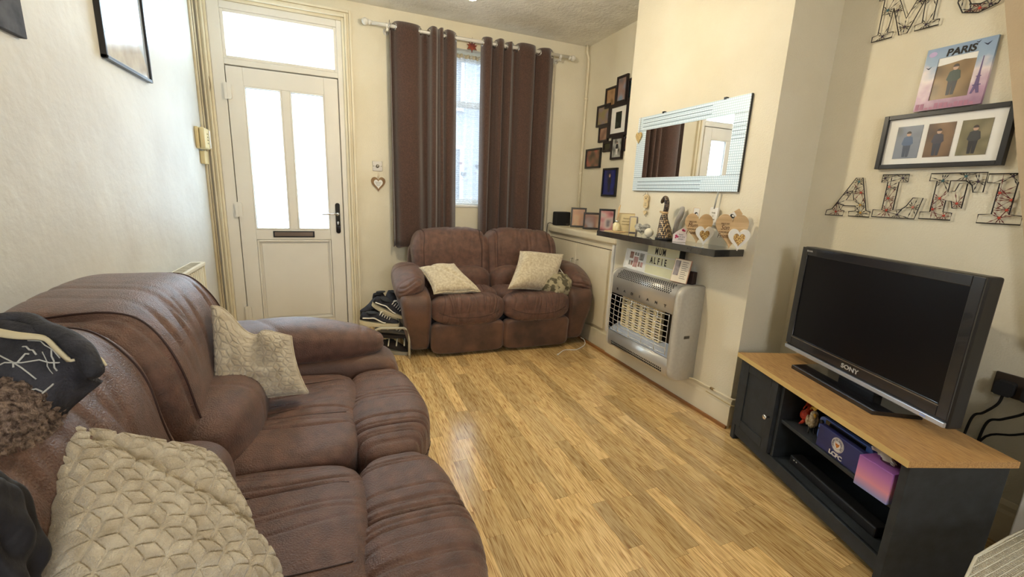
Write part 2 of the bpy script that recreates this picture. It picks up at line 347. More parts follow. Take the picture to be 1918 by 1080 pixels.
b = MB(); ring_box(b, -0.712, 0.052, 2.095, 2.42, 0.022, FY+0.0, FY+0.05); b.build('fanlight_frame', UPVC, door, bevel=0.004)
MB().box((-0.692, FY+0.022, 2.115), (0.032, FY+0.034, 2.40)).build('fanlight_pane', FROST, door)
LY = FY-0.012
b = MB()
b.box((-0.706, LY, 0.032), (-0.600, FY+0.05, 2.045)); b.box((-0.056, LY, 0.032), (0.046, FY+0.05, 2.045)); b.box((-0.600, LY, 1.918), (-0.056, FY+0.05, 2.045))
b.box((-0.354, LY, 0.868), (-0.298, FY+0.05, 1.918)); b.box((-0.600, LY, 0.786), (-0.056, FY+0.05, 0.868)); b.box((-0.600, LY, 0.032), (-0.056, FY+0.05, 0.11))
b.box((-0.600, LY+0.02, 0.11), (-0.056, FY+0.04, 0.786))
leaf = b.build('door_leaf', UPVC, door, bevel=0.004)
b = MB(); ring_box(b, -0.598, -0.058, 0.112, 0.784, 0.014, LY-0.004, LY+0.022); b.build('panel_bead', UPVC, door, bevel=0.004)
b = MB(); b.box((-0.570, LY+0.012, 0.14), (-0.086, LY+0.022, 0.756)); b.build('lower_panel', UPVC, door, bevel=0.006)
for x0, x1 in ((-0.600, -0.354), (-0.298, -0.056)):
    b = MB(); ring_box(b, x0, x1, 0.868, 1.918, 0.010, LY-0.003, LY+0.02); b.build('glazing_bead', UPVC, door, bevel=0.003)
    b = MB(); ring_box(b, x0+0.009, x1-0.009, 0.877, 1.909, 0.003, LY+0.004, LY+0.02); b.build('glazing_seal', GREYLINE, door)
    MB().box((x0+0.008, FY+0.01, 0.876), (x1-0.008, FY+0.022, 1.910)).build('glass_pane', FROST, door)
b = MB(); b.box((-0.481, LY-0.010, 0.806), (-0.18, LY, 0.856)); lb = b.build('letterbox', BLACK, door, bevel=0.003)
MB().box((-0.470, LY-0.015, 0.816), (-0.191, LY-0.010, 0.848)).build('letterbox_flap', mat('bronze_flap', (0.25, 0.19, 0.15, 1), 0.3, 0.8), lb, bevel=0.002)
b = MB(frame_m((0.005, LY, 0.965), (0, -1, 0))); b.prism(rrect(-0.018, -0.125, 0.018, 0.125, 0.017), 0, 0.010)
hp = b.build('handle_plate', BLACKG, door, bevel=0.002)
b = MB(frame_m((0.005, LY, 1.0), (0, -1, 0))); b.lathe([(0.012, 0.01), (0.012, 0.05), (0.006, 0.052)], 12); b.tube([(0, 0, 0.045), (-0.03, 0.003, 0.048), (-0.07, 0.0, 0.05), (-0.118, -0.004, 0.048)], [0.008, 0.008, 0.007, 0.006], 8); b.build('handle_lever', CHROME, hp)
b = MB(frame_m((0.005, LY, 0.93), (0, -1, 0))); b.lathe([(0.009, 0.010), (0.009, 0.014), (0.0, 0.014)], 14); b.tube([(0, -0.004, 0.0145), (0, -0.02, 0.0145)], 0.004, 8); b.build('keyhole', CHROME, hp)
for zc in (1.87, 1.02, 0.19):
    b = MB(frame_m((-0.700, LY-0.002, zc), (0, -1, 0))); b.prism(rrect(-0.02, -0.055, 0.022, 0.055, 0.012), 0, 0.014); b.prism(rrect(-0.022, -0.058, -0.002, 0.058, 0.008), 0.0, 0.018); b.build('hinge', UPVC, door, bevel=0.003)
# timber casing around the door
b = MB()
for prof in (((0.0, 0.012), (0.022, 0.034), (0.040, 0.020), (0.056, 0.030), (0.075, 0.014)),):
    for (a0, a1) in zip(prof[:-1], prof[1:]):
        b.box((DX1+a0[0], FY-a0[1], 0), (DX1+a1[0], FY, DZ+a1[0])); b.box((DX0-a1[0]*0.75, FY-a0[1], 0), (DX0-a0[0]*0.75, FY, DZ+a1[0]))
        b.box((DX0-a0[0]*0.75, FY-a0[1]*0.995, DZ+a0[0]), (DX1+a0[0], FY, DZ+a1[0]))
struct('trim_3', b, GLOSSW, bevel=0.004)
b = MB(); b.tube([(DX0-0.02, FY-0.030, 1.97), (DX0-0.012, FY-0.033, 1.90), (DX0-0.018, FY-0.031, 1.86), (DX0-0.022, FY-0.030, 1.78), (DX0-0.026, FY-0.028, 1.72)], 0.0018, 5)
struct('trim_4', b, mat('crack_in_paint', srgb(90, 70, 46), 0.9))

# ------------------------------------------------------------------ window, net, curtains
b = MB(); WY = FY+0.15
ring_box(b, WX0, WX1, WZ0+0.02, WZ1, 0.05, WY, WY+0.06); b.box((WX0+0.05, WY, 1.98), (WX1-0.05, WY+0.06, 2.03)); b.box((1.30, WY, 1.13), (1.345, WY+0.06, 1.98))
win = struct('window_1', b, UPVC, bevel=0.005)
MB().box((WX0+0.045, WY+0.025, 1.15), (1.305, WY+0.033, 1.985)).build('window_pane', CLEAR, win)
MB().box((1.34, WY+0.025, 1.15), (WX1-0.045, WY+0.033, 1.985)).build('window_pane', CLEAR, win)
MB().box((WX0+0.045, WY+0.025, 2.025), (WX1-0.045, WY+0.033, 2.375)).build('window_pane', CLEAR, win)
MB().box((WX0, FY-0.01, WZ0), (WX1, WY+0.02, WZ0+0.02)).build('window_sill', WHITE, win, bevel=0.004)
NET = bpy.data.materials.new('net_lace'); n, l = nodes_of(NET); n.remove(n['Principled BSDF'])
tr = n.new('ShaderNodeBsdfTransparent'); df = n.new('ShaderNodeBsdfTranslucent'); df.inputs[0].default_value = (0.86, 0.9, 0.92, 1); d2 = n.new('ShaderNodeBsdfDiffuse'); d2.inputs[0].default_value = (0.8, 0.82, 0.82, 1)
ad = n.new('ShaderNodeMixShader'); ad.inputs[0].default_value = 0.4; l.new(df.outputs[0], ad.inputs[1]); l.new(d2.outputs[0], ad.inputs[2])
tc = n.new('ShaderNodeTexCoord'); wv = n.new('ShaderNodeTexWave'); wv.bands_direction = 'Z'; wv.inputs['Scale'].default_value = 18; wv.inputs['Distortion'].default_value = 6; wv.inputs['Detail Scale'].default_value = 3
l.new(tc.outputs['Object'], wv.inputs['Vector']); mr = n.new('ShaderNodeMapRange'); mr.inputs['To Min'].default_value = 0.55; mr.inputs['To Max'].default_value = 0.85
l.new(wv.outputs['Fac'], mr.inputs['Value']); mx = n.new('ShaderNodeMixShader'); l.new(mr.outputs[0], mx.inputs[0]); l.new(tr.outputs[0], mx.inputs[1]); l.new(ad.outputs[0], mx.inputs[2]); l.new(mx.outputs[0], n['Material Output'].inputs[0])
nx_, nz_ = 260, 14
X = np.linspace(WX0+0.02, WX1-0.02, nx_); Zs = np.linspace(WZ0+0.03, WZ1-0.025, nz_)
P = np.zeros((nx_, nz_, 3))
for a_ in range(nx_):
    for c_ in range(nz_):
        P[a_, c_] = (X[a_]+0.004*math.sin(Zs[c_]*5+X[a_]*60), FY+0.075+0.016*math.sin(X[a_]*75+0.8*math.sin(Zs[c_]*2))*(1.1-0.15*c_/nz_)+0.010*math.sin(X[a_]*29), Zs[c_])
nt = thing('net_curtain', 'sheer white lace net hanging inside the window between the brown curtains', 'net curtain', (1.17, FY+0.075, WZ0+0.03))
MB().grid(P).build('net_cloth', NET, nt)
b = MB()
hd = np.zeros((nx_, 3, 3))
for a_ in range(nx_):
    for c_ in range(3): hd[a_, c_] = (X[a_], FY+0.066+0.012*math.sin(X[a_]*110), 2.365+0.015*c_+0.003*math.sin(X[a_]*190))
b.grid(hd); b.build('gathered_heading', mat('net_heading', srgb(206, 196, 170), 0.9, bump=0.5, bscale=300), nt, solid=0.002)
HC = [mat('heart_red', srgb(226, 120, 140), 0.5), mat('heart_blue', srgb(92, 120, 160), 0.5)]
HL = ['pink heart sticker highest of those on the window pane', 'largest blue-grey heart sticker low on the window pane', 'tiny blue heart sticker right of the pink one on the window pane', 'tiny pink heart sticker at the bottom left of the window pane', 'blue-grey heart sticker at the right side of the window pane', 'tiny heart sticker under the right-hand blue heart on the window pane', 'tiny heart sticker right below the largest blue heart on the window pane']
hn = 0
for (px, py, ci, sz) in ((863, 306, 0, 0.035), (868, 328, 1, 0.06), (872, 316, 1, 0.02), (866, 337, 0, 0.018), (894, 313, 1, 0.05), (891, 324, 0, 0.018), (874, 337, 0, 0.018)):
    p = at(px, py, 1, WY+0.02); b = MB(frame_m((p.x, WY+0.020, p.z), (0, -1, 0))); b.prism(heart(sz, sz), 0, 0.0015)
    tag(b.build('heart_sticker', HC[ci]), HL[hn], 'sticker', 'heart stickers on the window'); hn += 1

# terrace across the street, faintly seen through the net
hs_ = thing('house', 'pale house front across the street, faint behind the net curtain', 'house', (1.0, 9.5, -0.2))
MB().box((-6, 9.5, -0.2), (9, 10.2, 4.5)).build('house_wall', mat('pale_render', (0.42, 0.47, 0.54, 1), 0.9, scale=1.2), hs_)
for x_ in (-3.2, -0.6, 1.6, 3.6, 6.0):
    for z_ in (0.9, 2.9): b = MB(); ring_box(b, x_, x_+1.0, z_, z_+1.3, 0.07, 9.42, 9.5); wf = b.build('house_window', WHITE, hs_); MB().box((x_+0.07, 9.47, z_+0.07), (x_+0.93, 9.49, z_+1.23)).build('pane', mat('dark_pane', (0.12, 0.15, 0.19, 1), 0.1), wf)
struct('trim_8', MB().box((-6, FY+0.3, -0.25), (9, 9.5, -0.2)), mat('street_tarmac', (0.25, 0.26, 0.28, 1), 0.9))

# curtain pole
PY_, PZ = 3.82, 2.465
pole = thing('curtain_pole', 'cream curtain pole with ball finials across the window wall', 'curtain pole', (1.17, PY_, PZ))
b = MB(); b.tube([(0.28, PY_, PZ+0.002), (0.86, PY_, PZ+0.001), (0.86, PY_, PZ+0.001), (2.07, PY_, PZ+0.008)], 0.0135, 12); b.build('rod', WHITEP, pole)
for xx, s_ in ((0.262, -1), (2.085, 1)):
    b = MB(); b.sphere((xx, PY_, PZ+0.003), 0.026, 14); b.tube([(xx-s_*0.02, PY_, PZ+0.003), (xx-s_*0.045, PY_, PZ+0.003)], [0.019, 0.016], 12); b.build('finial', WHITEP, pole)
for xx in (0.425, 1.955):
    b = MB(); b.tube([(xx, FY, PZ-0.02), (xx, PY_+0.01, PZ-0.02)], 0.008, 8); b.tube([(xx-0.012, PY_, PZ+0.0), (xx+0.012, PY_, PZ+0.0)], 0.018, 12); b.tube([(xx, FY-0.004, PZ-0.02), (xx, FY, PZ-0.02)], 0.024, 12); b.box((xx-0.006, PY_-0.006, PZ-0.04), (xx+0.006, PY_+0.006, PZ-0.015)); b.build('bracket', WHITEP, pole)
def curtain(name, label, plan, z0, rings, seed):
    t = thing(name, label, 'curtain', (plan[len(plan)//2][0], PY_, z0))
    pl = cr([(x, y, 0) for x, y in plan], 10); n1 = len(pl); nz1 = 26
    P = np.zeros((n1, nz1, 3)); xm = sum(p.x for p in pl)/n1
    for i_, p in enumerate(pl):
        ztop = 2.502-0.45*max(0, p.y-PY_-0.0)+0.004*math.sin(i_*0.1+seed)
        for k_ in range(nz1):
            u = k_/(nz1-1); z = z0+(ztop-z0)*u; low = 1-u
            P[i_, k_] = (p.x+0.012*low*math.sin(seed+i_*0.11), PY_+(p.y-PY_)*(0.85+0.25*low)+0.006*low*math.sin(i_*0.25+z*3+seed), z+0.01*math.sin(i_*0.2+seed)*low)
    MB().grid(P).build('cloth', CURT, t, solid=0.003)
    h = MB(); h.tube([tuple(P[i_, 0]) for i_ in range(n1)], 0.004, 5); h.build('hem', CURT, t)
    kk = int((PZ-z0)/(2.50-z0)*(nz1-1))
    for i_ in range(2, n1-3):
        ya, yb_ = P[i_, kk, 1]-PY_, P[i_+1, kk, 1]-PY_
        if ya*yb_ <= 0 and ya != yb_:
            tx, ty = P[i_+2, kk, 0]-P[i_-1, kk, 0], P[i_+2, kk, 1]-P[i_-1, kk, 1]; L_ = math.hypot(tx, ty); nxx, nyy = ty/L_, -tx/L_
            cx_ = P[i_, kk, 0]+(P[i_+1, kk, 0]-P[i_, kk, 0])*abs(ya)/(abs(ya)+abs(yb_))
            b = MB(frame_m((cx_, PY_, PZ), (nxx, nyy, 0)))
            b.tube([(0.023*math.cos(q), 0.023*math.sin(q), 0) for q in [2*PI*j_/18 for j_ in range(18)]], 0.006, 8, closed=True); b.build('eyelet', CHROME, t, label='bright chrome eyelet ring')
    return t
curtain('curtain', 'dark brown eyelet curtain drawn to the side of the window nearer the front door', [(0.440, 3.80), (0.452, 3.855), (0.472, 3.84), (0.505, 3.785), (0.58, 3.765), (0.655, 3.785), (0.70, 3.85), (0.735, 3.865), (0.755, 3.82), (0.770, 3.755), (0.800, 3.752), (0.822, 3.80), (0.835, 3.755), (0.858, 3.765), (0.872, 3.84), (0.90, 3.775), (0.95, 3.785), (0.985, 3.84), (0.99, 3.87)], 0.735, [(0.522, 0.5), (0.688, -0.5), (0.858, 0.3), (0.815, -0.2)], 0.3)
curtain('curtain', 'dark brown eyelet curtain drawn to the window side nearer the corner cupboard', [(1.205, 3.865), (1.212, 3.80), (1.235, 3.76), (1.275, 3.765), (1.305, 3.855), (1.330, 3.80), (1.350, 3.762), (1.385, 3.775), (1.405, 3.85), (1.430, 3.80), (1.455, 3.768), (1.485, 3.82), (1.515, 3.84), (1.55, 3.77), (1.62, 3.75), (1.675, 3.765), (1.715, 3.84), (1.76, 3.79), (1.82, 3.78), (1.865, 3.82), (1.90, 3.86)], 0.74, [(1.258, 0.4), (1.345, -0.4), (1.43, 0.4), (1.53, -0.5), (1.70, 0.4), (1.84, -0.4)], 1.7)
b = MB(); Pn = np.zeros((3, 12, 3))
for i_ in range(3):
    for k_ in range(12): Pn[i_, k_] = (1.905+0.008*i_, 3.872-0.006*i_, 0.745+k_*(1.66/11))
o = MB().grid(Pn).build('curtain_lining', CURTL, None, solid=0.002); tag(o, 'narrow edge of pale lining behind the right-hand brown curtain', 'lining')
# maple leaf
p = at(884, 86, 1, 3.84); pts = []
for q, r in ((90, 0.05), (75, 0.025), (60, 0.03), (50, 0.05), (38, 0.028), (20, 0.052), (2, 0.028), (-25, 0.05), (-50, 0.022), (-78, 0.026), (-90, 0.05), (-102, 0.026), (-130, 0.022), (-155, 0.05), (178, 0.028), (160, 0.052), (142, 0.028), (130, 0.05), (120, 0.03), (105, 0.025)):
    pts.append((r*math.cos(math.radians(q)), r*math.sin(math.radians(q))))
b = MB(frame_m((p.x, 3.84, p.z-0.008), (0, -1, 0))); b.prism(pts, 0, 0.002); b.tube([(0, 0.0, 0.001), (0.002, 0.075, 0.001)], 0.0012, 5)
tag(b.build('leaf_ornament', mat('maple_red', srgb(84, 22, 30), 0.6, c2=srgb(140, 60, 30), scale=40)), 'dark red maple leaf hanging at the top of the window gap', 'ornament')

# heating pipe in the far corner
b = MB(); b.tube([(2.262, 3.875, CZ-0.0), (2.262, 3.872, 2.56), (2.285, 3.872, 2.50), (2.285, 3.872, 1.6), (2.285, 3.87, 0.94)], 0.0125, 10)
pp = struct('trim_5', b, GLOSSW)
for zc in (2.15, 1.45):
    bb = MB(); bb.tube([(2.285, 3.872, zc-0.012), (2.285, 3.872, zc+0.012)], 0.018, 10); bb.build('pipe_clip', GLOSSW, pp)
# trunking in the left corner
b = MB(); b.box((LX, 3.80, 0.13), (LX+0.014, 3.828, CZ)); b.box((LX, 3.836, 0.13), (LX+0.018, 3.868, CZ)); b.box((LX, 3.874, 0.13), (LX+0.010, 3.895, CZ)); struct('trim_6', b, mat('old_trunking_paint', srgb(206, 194, 164), 0.6, c2=srgb(188, 172, 138), scale=5), bevel=0.004)
b = MB(); b.tube([(LX+0.012, 3.832, 0.14), (LX+0.012, 3.832, CZ)], 0.0035, 6); b.tube([(LX+0.012, 3.872, 0.14), (LX+0.012, 3.872, CZ)], 0.003, 6); struct('trim_7', b, mat('dark_cable', srgb(80, 62, 44), 0.7))

# ------------------------------------------------------------------ sofas
def make_sofa(name, label, loc, rotz, w_, arm, d, seed, fine, wb=None, droop=0.22):
    """local frame: front towards -y, back at y = 0, seats side by side along x"""
    t = thing(name, label, 'sofa', loc, rotz); M = wm(t); r = random.Random(seed); q = 2 if fine else 1
    ks = d/1.08; wb = wb or w_
    W = 2*w_+2*arm
    b = MB(M); b.box((-W/2+0.05, -d*0.80, 0.03), (W/2-0.05, -0.04, 0.30)); b.build('base_frame', BLACKM, t, bevel=0.01)
    # outer back shell
    def shell(P):
        P = P.copy(); P[:, 1] += 0.10*(P[:, 2]/0.4)*0.25; return P
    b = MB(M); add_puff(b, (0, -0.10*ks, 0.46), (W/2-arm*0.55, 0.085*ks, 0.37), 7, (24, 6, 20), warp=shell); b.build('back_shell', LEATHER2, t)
    for s_ in (-1, 1):
        xc = s_*w_/2
        lines = [(r.uniform(-0.9, 0.9), r.uniform(0.35, 1.0), r.uniform(-0.12, 0.12), r.uniform(0.5, 1.1)) for _ in range(13)]
        # upper back cushion
        def dispb(U, P, lines=lines):
            u, v, z = U[:, 0], U[:, 1], U[:, 2]; o = 0.010*np.sin(u*3+seed+s_)*np.cos(z*2.2)
            for (a, zc, sl_, A) in lines:
                o -= 0.0072*A*g(u-a-sl_*(z-zc)*1.2-0.10*(v+1), 0.035)*g(z-zc, 0.30)
            o -= 0.007*g(np.abs(u)-0.80, 0.022)*(v < 0.6)          # side seams
            o -= 0.012*g(z+0.30, 0.35)*g(u, 0.9)*(v < 0)+0.006*g(z+0.62, 0.04)*(v < 0.3)
            o += 0.012*g(z-0.45, 0.4)
            return o
        def leanb(P):
            P = P.copy(); z = P[:, 2]; P[:, 1] += 0.30*z*ks+0.10*(z/0.22)**2*0.12
            P[:, 2] -= 0.014*(P[:, 0]/(wb/2))**4; return P
        b = MB(M); add_puff(b, (s_*wb/2, -0.275*ks, 0.68), (wb/2+0.004, 0.155*ks, 0.238), 5.5, (44*q, 16*q, 34*q), disp=dispb, warp=leanb); bk_ = b.build('back_cushion', LEATHER, t)
        a_ = ((s_*wb/2, -0.275*ks, 0.68), (wb/2+0.004, 0.155*ks, 0.238), 5.5, dispb, leanb)
        for e_ in (-0.80, 0.80): bb = MB(M); seam(bb, [(e_, -1, -0.95), (e_, -1, -0.4), (e_, -1, 0.3), (e_, -1, 0.85), (e_, -0.7, 1), (e_, 0, 1), (e_, 0.7, 1)], 0.0028, *a_, off=0.001); bb.build('seam', PIPING, bk_)
        bb = MB(M); seam(bb, [(e_, -1, -0.62) for e_ in (-0.8, -0.3, 0.3, 0.8)], 0.0022, *a_, off=0.0005); bb.build('seam', PIPING, bk_)
        # lower (lumbar) cushion
        def displ(U, P):
            u, v, z = U[:, 0], U[:, 1], U[:, 2]
            return 0.006*np.sin(u*5+seed)-0.006*g(u-0.55*s_-0.1*z, 0.03)*(v < 0)-0.004*g(u+0.3, 0.02)*(v < 0)
        b = MB(M); add_puff(b, (s_*wb/2, -0.400*ks, 0.490), (wb/2+0.002, 0.168*ks, 0.128), 3.4, (34*q, 14*q, 14*q), disp=displ); b.build('lumbar_cushion', LEATHER, t)
        # seat pad
        cx = [r.uniform(-0.85, 0.85) for _ in range(10)]
        def disps(U, P, cx=cx):
            u, v = U[:, 0], U[:, 1]; top = (U[:, 2] > 0.2); o = 0.006*np.sin(u*4+v*3+seed)
            for i_, c_ in enumerate(cx): o -= (0.0050 if i_ % 3 else 0.009)*g(u-c_-0.10*(v+0.2)**2*(1 if i_ % 2 else -1), 0.018)*top*(g(v-r.uniform(-.3, .3), 0.8))
            return o
        ys0, ys1 = -0.40*ks, -0.845*ks
        b = MB(M); add_puff(b, (xc, (ys0+ys1)/2, 0.385), (w_/2-0.002, (ys0-ys1)/2+0.012, 0.088), 5.0, (90*q, 22*q, 8), disp=disps); sp_ = b.build('seat_pad', LEATHER, t)
        for e_ in (-0.28, 0.60): bb = MB(M); seam(bb, [(e_, 0.9, 1), (e_+0.02, 0.3, 1), (e_-0.01, -0.3, 1), (e_, -0.9, 1)], 0.0022, (xc, (ys0+ys1)/2, 0.385), (w_/2-0.002, (ys0-ys1)/2+0.012, 0.088), 5.0, disps); bb.build('seam', PIPING, sp_)
        # front roll of the seat
        fx = sorted(r.uniform(-0.86, 0.86) for _ in range(22)); fa = [r.uniform(0.3, 1.0) for _ in fx]
        def dispf(U, P, fx=fx, fa=fa):
            u, v, z = U[:, 0], U[:, 1], U[:, 2]; o = 0.004*np.sin(u*6+seed)
            for c_, A in zip(fx, fa): o -= 0.0080*A*g(u-c_-0.05*np.sin(z*2+c_*9), 0.014)*(0.35+0.65*g(z-0.6, 0.7))
            o -= 0.004*g(z+0.15+0.35*(u*u-0.4), 0.035)*(v < 0)
            return o
        def warpf(P):
            P = P.copy(); u = P[:, 0]/(w_/2); P[:, 1] += 0.045*ks*u**2*np.clip(-P[:, 1]/(0.12*ks), 0, 1); P[:, 2] += 0.018*u**2*np.clip(-P[:, 2]/0.1, 0, 1); return P
        b = MB(M); add_puff(b, (xc, -0.960*ks, 0.355), (w_/2+0.006, 0.132*ks+0.01, 0.115), 3.6, (115*q, 20*q, 18*q), disp=dispf, warp=warpf); fr_ = b.build('seat_front_roll', LEATHER, t)
        bb = MB(M); seam(bb, [(u_, -1, 0.05-0.42*(1-u_*u_)) for u_ in (-0.95, -0.6, -0.2, 0.2, 0.6, 0.95)], 0.0024, (xc, -0.960*ks, 0.355), (w_/2+0.006, 0.132*ks+0.01, 0.115), 3.6, dispf, warpf); bb.build('seam', PIPING, fr_)
        # footrest panel
        def dispp(U, P): return -0.003*g(U[:, 0]-0.05, 0.01)+0.004*np.sin(U[:, 0]*5)*np.cos(U[:, 2]*2)
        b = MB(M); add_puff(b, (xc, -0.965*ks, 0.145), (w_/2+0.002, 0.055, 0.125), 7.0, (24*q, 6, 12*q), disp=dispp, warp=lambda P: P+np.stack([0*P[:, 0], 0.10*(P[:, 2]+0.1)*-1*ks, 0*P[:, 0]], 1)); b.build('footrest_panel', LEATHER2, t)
    for s_ in (-1, 1):
        xo = s_*(w_+arm*0.50)
        def warpa(P, s_=s_):
            P = P.copy(); z = P[:, 2]; P[:, 0] *= 1+0.06*(z/0.26); P[:, 0] -= s_*0.070*(0.5-0.5*z/0.235)*(0.5+0.5*np.clip(P[:, 0]*s_/(arm*0.5), -1, 1)); P[:, 1] -= 0.05*ks*g(z-0.12, 0.16)*(P[:, 1] < 0); return P
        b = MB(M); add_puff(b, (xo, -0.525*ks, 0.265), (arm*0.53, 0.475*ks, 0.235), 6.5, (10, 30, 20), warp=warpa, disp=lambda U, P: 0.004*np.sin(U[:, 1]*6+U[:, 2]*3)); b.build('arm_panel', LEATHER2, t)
        wl = [(r.uniform(-1.0, -0.75), r.uniform(-0.9, 0.9), r.uniform(0.5, 1)) for _ in range(9)]
        def disparm(U, P, wl=wl):
            u, v, z = U[:, 0], U[:, 1], U[:, 2]; o = 0.006*np.sin(v*7+seed)*np.cos(u*2)-0.003*g(v+0.78, 0.02)*(z > -0.3)
            for (vc, zc, A) in wl: o -= 0.005*A*g(z-zc-0.2*u, 0.06)*g(v+0.98, 0.16)
            o -= 0.005*g(v-0.1-0.2*u, 0.03)*(z > 0)
            return o
        def warparm(P, s_=s_):
            P = P.copy(); y = P[:, 1]; f = np.clip(-y/(0.45*ks), 0, 1); P[:, 2] -= 0.035*f**2; P[:, 0] += s_*0.014*f; P[:, 2] -= droop*np.clip(P[:, 0]*s_+0.02, 0, 1)*f
            return P
        b = MB(M); add_puff(b, (xo+s_*(0.005 if d > 1 else 0.020), -0.555*ks, 0.555), (arm*(0.60 if d > 1 else 0.55), 0.435*ks, 0.092), 2.7, (20*q, 40*q, 16*q), disp=disparm, warp=warparm); b.build('armrest', LEATHER, t)
    return t
make_sofa('recliner_sofa', 'large brown suede-look two-seat sofa along the left wall in the foreground', (-0.815, 1.215, 0), PI/2, 0.655, 0.26, 1.08, 3, True)
make_sofa('recliner_loveseat', 'smaller brown suede-look two-seat sofa under the window', (1.205, 3.735, 0), math.radians(-2.5), 0.562, 0.225, 0.80, 11, True, wb=0.625, droop=0.55)

# ------------------------------------------------------------------ cushions
def rhomb(u, v, s):
    """distance to the nearest edge of a tumbling-block (rhombus) tiling with side s"""
    a = u/s; h = math.sqrt(3)/2; j = v/s/h; i_ = a-j*0.5
    i0 = np.floor(i_); j0 = np.floor(j); fi = i_-i0; fj = j-j0; up = (fi+fj) < 1
    A = np.where(up, i0, i0+1), np.where(up, j0, j0+1)
    tri = [A, (np.where(up, i0+1, i0), np.where(up, j0, j0+1)), (np.where(up, i0, i0+1), np.where(up, j0+1, j0))]
    xy = [((p+q*0.5)*s, q*h*s) for p, q in tri]; colr = [np.mod(p-q, 3) for p, q in tri]
    best = np.full_like(u, 9.0)
    for m_, n_ in ((0, 1), (1, 2), (0, 2)):
        keep = (colr[m_] == 0) | (colr[n_] == 0)
        x1, y1 = xy[m_]; x2, y2 = xy[n_]; dd = np.abs((x2-x1)*(y1-v)-(x1-u)*(y2-y1))/s
        best = np.where(keep & (dd < best), dd, best)
    return best
def pillow(name, label, cs, thick, m, edge=None, quilt=0.0, res=70, sag=None, puff_=0.5, group=None, pinch=0.05, amp=0.0035, flatten=0.0):
    """cs: TL, TR, BR, BL corners of the visible face (seen from its front)"""
    TL, TR, BR, BL = [np.array(c, float) for c in cs]
    c = (TL+TR+BR+BL)/4; nrm = np.cross(TR-TL, BL-TL); nrm = -nrm/np.linalg.norm(nrm)
    Wd = (np.linalg.norm(TR-TL)+np.linalg.norm(BR-BL))/2; Hd = (np.linalg.norm(BL-TL)+np.linalg.norm(BR-TR))/2
    us = np.linspace(-1, 1, res+1); U, V = np.meshgrid(us, us, indexing='ij')
    e = 1-np.abs(U)**3.2; f = 1-np.abs(V)**3.2; prof = (np.clip(e, 0, 1)*np.clip(f, 0, 1))**puff_
    k = pinch*0.9
    U2 = U*(1-k*(1-V**2)*U**2); V2 = V*(1-k*(1-U**2)*V**2)
    a = (U2+1)/2; b_ = (1-V2)/2
    base = (TL[None, None]*((1-a)*(1-b_))[..., None]+TR[None, None]*(a*(1-b_))[..., None]+BR[None, None]*(a*b_)[..., None]+BL[None, None]*((1-a)*b_)[..., None])
    hgt = thick/2*prof
    if edge is not None: base = base+((BL-TL)/np.linalg.norm(BL-TL))[None, None]*edge(U, V)[..., None]
    if quilt:
        dd = rhomb(U*Wd/2+3.0, V*Hd/2+3.0, quilt)/quilt; q = amp*(1-np.exp(-(dd/0.11)**2))*np.clip(prof*3, 0, 1)
    else: q = 0
    if sag is not None: hs = sag(U, V)
    else: hs = 0
    t = thing(name, label, 'cushion', tuple(c-np.array((0, 0, abs(TL[2]-BL[2])/2))), group=group)
    F_ = base+nrm*(hgt+q+hs)[..., None]; B_ = base-nrm*(hgt*(1-flatten)+q-hs)[..., None]
    b = MB(); n_ = res+1; nb = len(b.v)
    front = F_.reshape(-1, 3); back = B_.reshape(-1, 3)
    vs = [tuple(p) for p in front]+[tuple(p) for p in back]; N_ = n_*n_
    edge = lambda i, j: i in (0, res) or j in (0, res)
    bi = lambda i, j: (i*n_+j) if edge(i, j) else N_+i*n_+j
    fs = []
    for i in range(res):
        for j in range(res):
            fs.append((i*n_+j, (i+1)*n_+j, (i+1)*n_+j+1, i*n_+j+1)); fs.append((bi(i, j), bi(i, j+1), bi(i+1, j+1), bi(i+1, j)))
    b.add(vs, fs, True); b.build('cover', m, t)
    rim = [F_[i, 0] for i in range(res)]+[F_[res, j] for j in range(res)]+[F_[i, res] for i in range(res, 0, -1)]+[F_[0, j] for j in range(res, 0, -1)]
    b = MB(); b.tube([tuple(p) for p in rim[::2]], 0.0042, 6, closed=True); b.build('piped_edge', m, t)
    return t
def c4(*a): return [at(px, py, 2, z) for px, py, z in a]
nearp = c4((12, 795, 0.82), (388, 860, 0.64), (545, 1130, 0.50), (60, 1240, 0.66))
pillow('quilted_cushion', 'large pale plush cushion with diamond quilting, nearest the camera at bottom left', nearp, 0.15, PLUSH, quilt=0.027, res=260, amp=0.0068, pinch=0.12, puff_=0.42,
       sag=lambda U, V: -0.018*np.exp(-((U*0.6+V*0.8-0.25)/0.12)**2)*(U > -0.6)-0.010*np.exp(-((U*0.5+V*0.9+0.35)/0.10)**2)*(U > 0))
farp = c4((402, 578, 0.80), (545, 630, 0.70), (577, 735, 0.51), (405, 768, 0.485))
pillow('quilted_cushion', 'beige quilted cushion slumped with a folded corner against the far arm of the big sofa', farp, 0.13, PLUSH, quilt=0.023, res=190, amp=0.0055, pinch=0.10, puff_=0.42,
       edge=lambda U, V: 0.034*np.exp(-((U+0.15)/0.28)**2)*np.clip((V+0.2)/1.2, 0, 1)-0.018*np.exp(-((U+0.75)/0.25)**2)*np.clip(V, 0, 1),
       sag=lambda U, V: -0.060*np.exp(-((U+0.05-0.35*(1-V)*0.5)/0.20)**2)*np.clip((V+0.25)/1.0, 0, 1)+0.030*np.exp(-((U+0.85)/0.35)**2)*(V > -0.5)+0.010*np.exp(-((V+0.15)/0.16)**2-((U-0.2)/0.3)**2))
l1 = [at(785, 500, 1, 3.30), at(850, 493, 1, 3.34), at(900, 546, 1, 3.06), at(813, 551, 1, 3.03)]
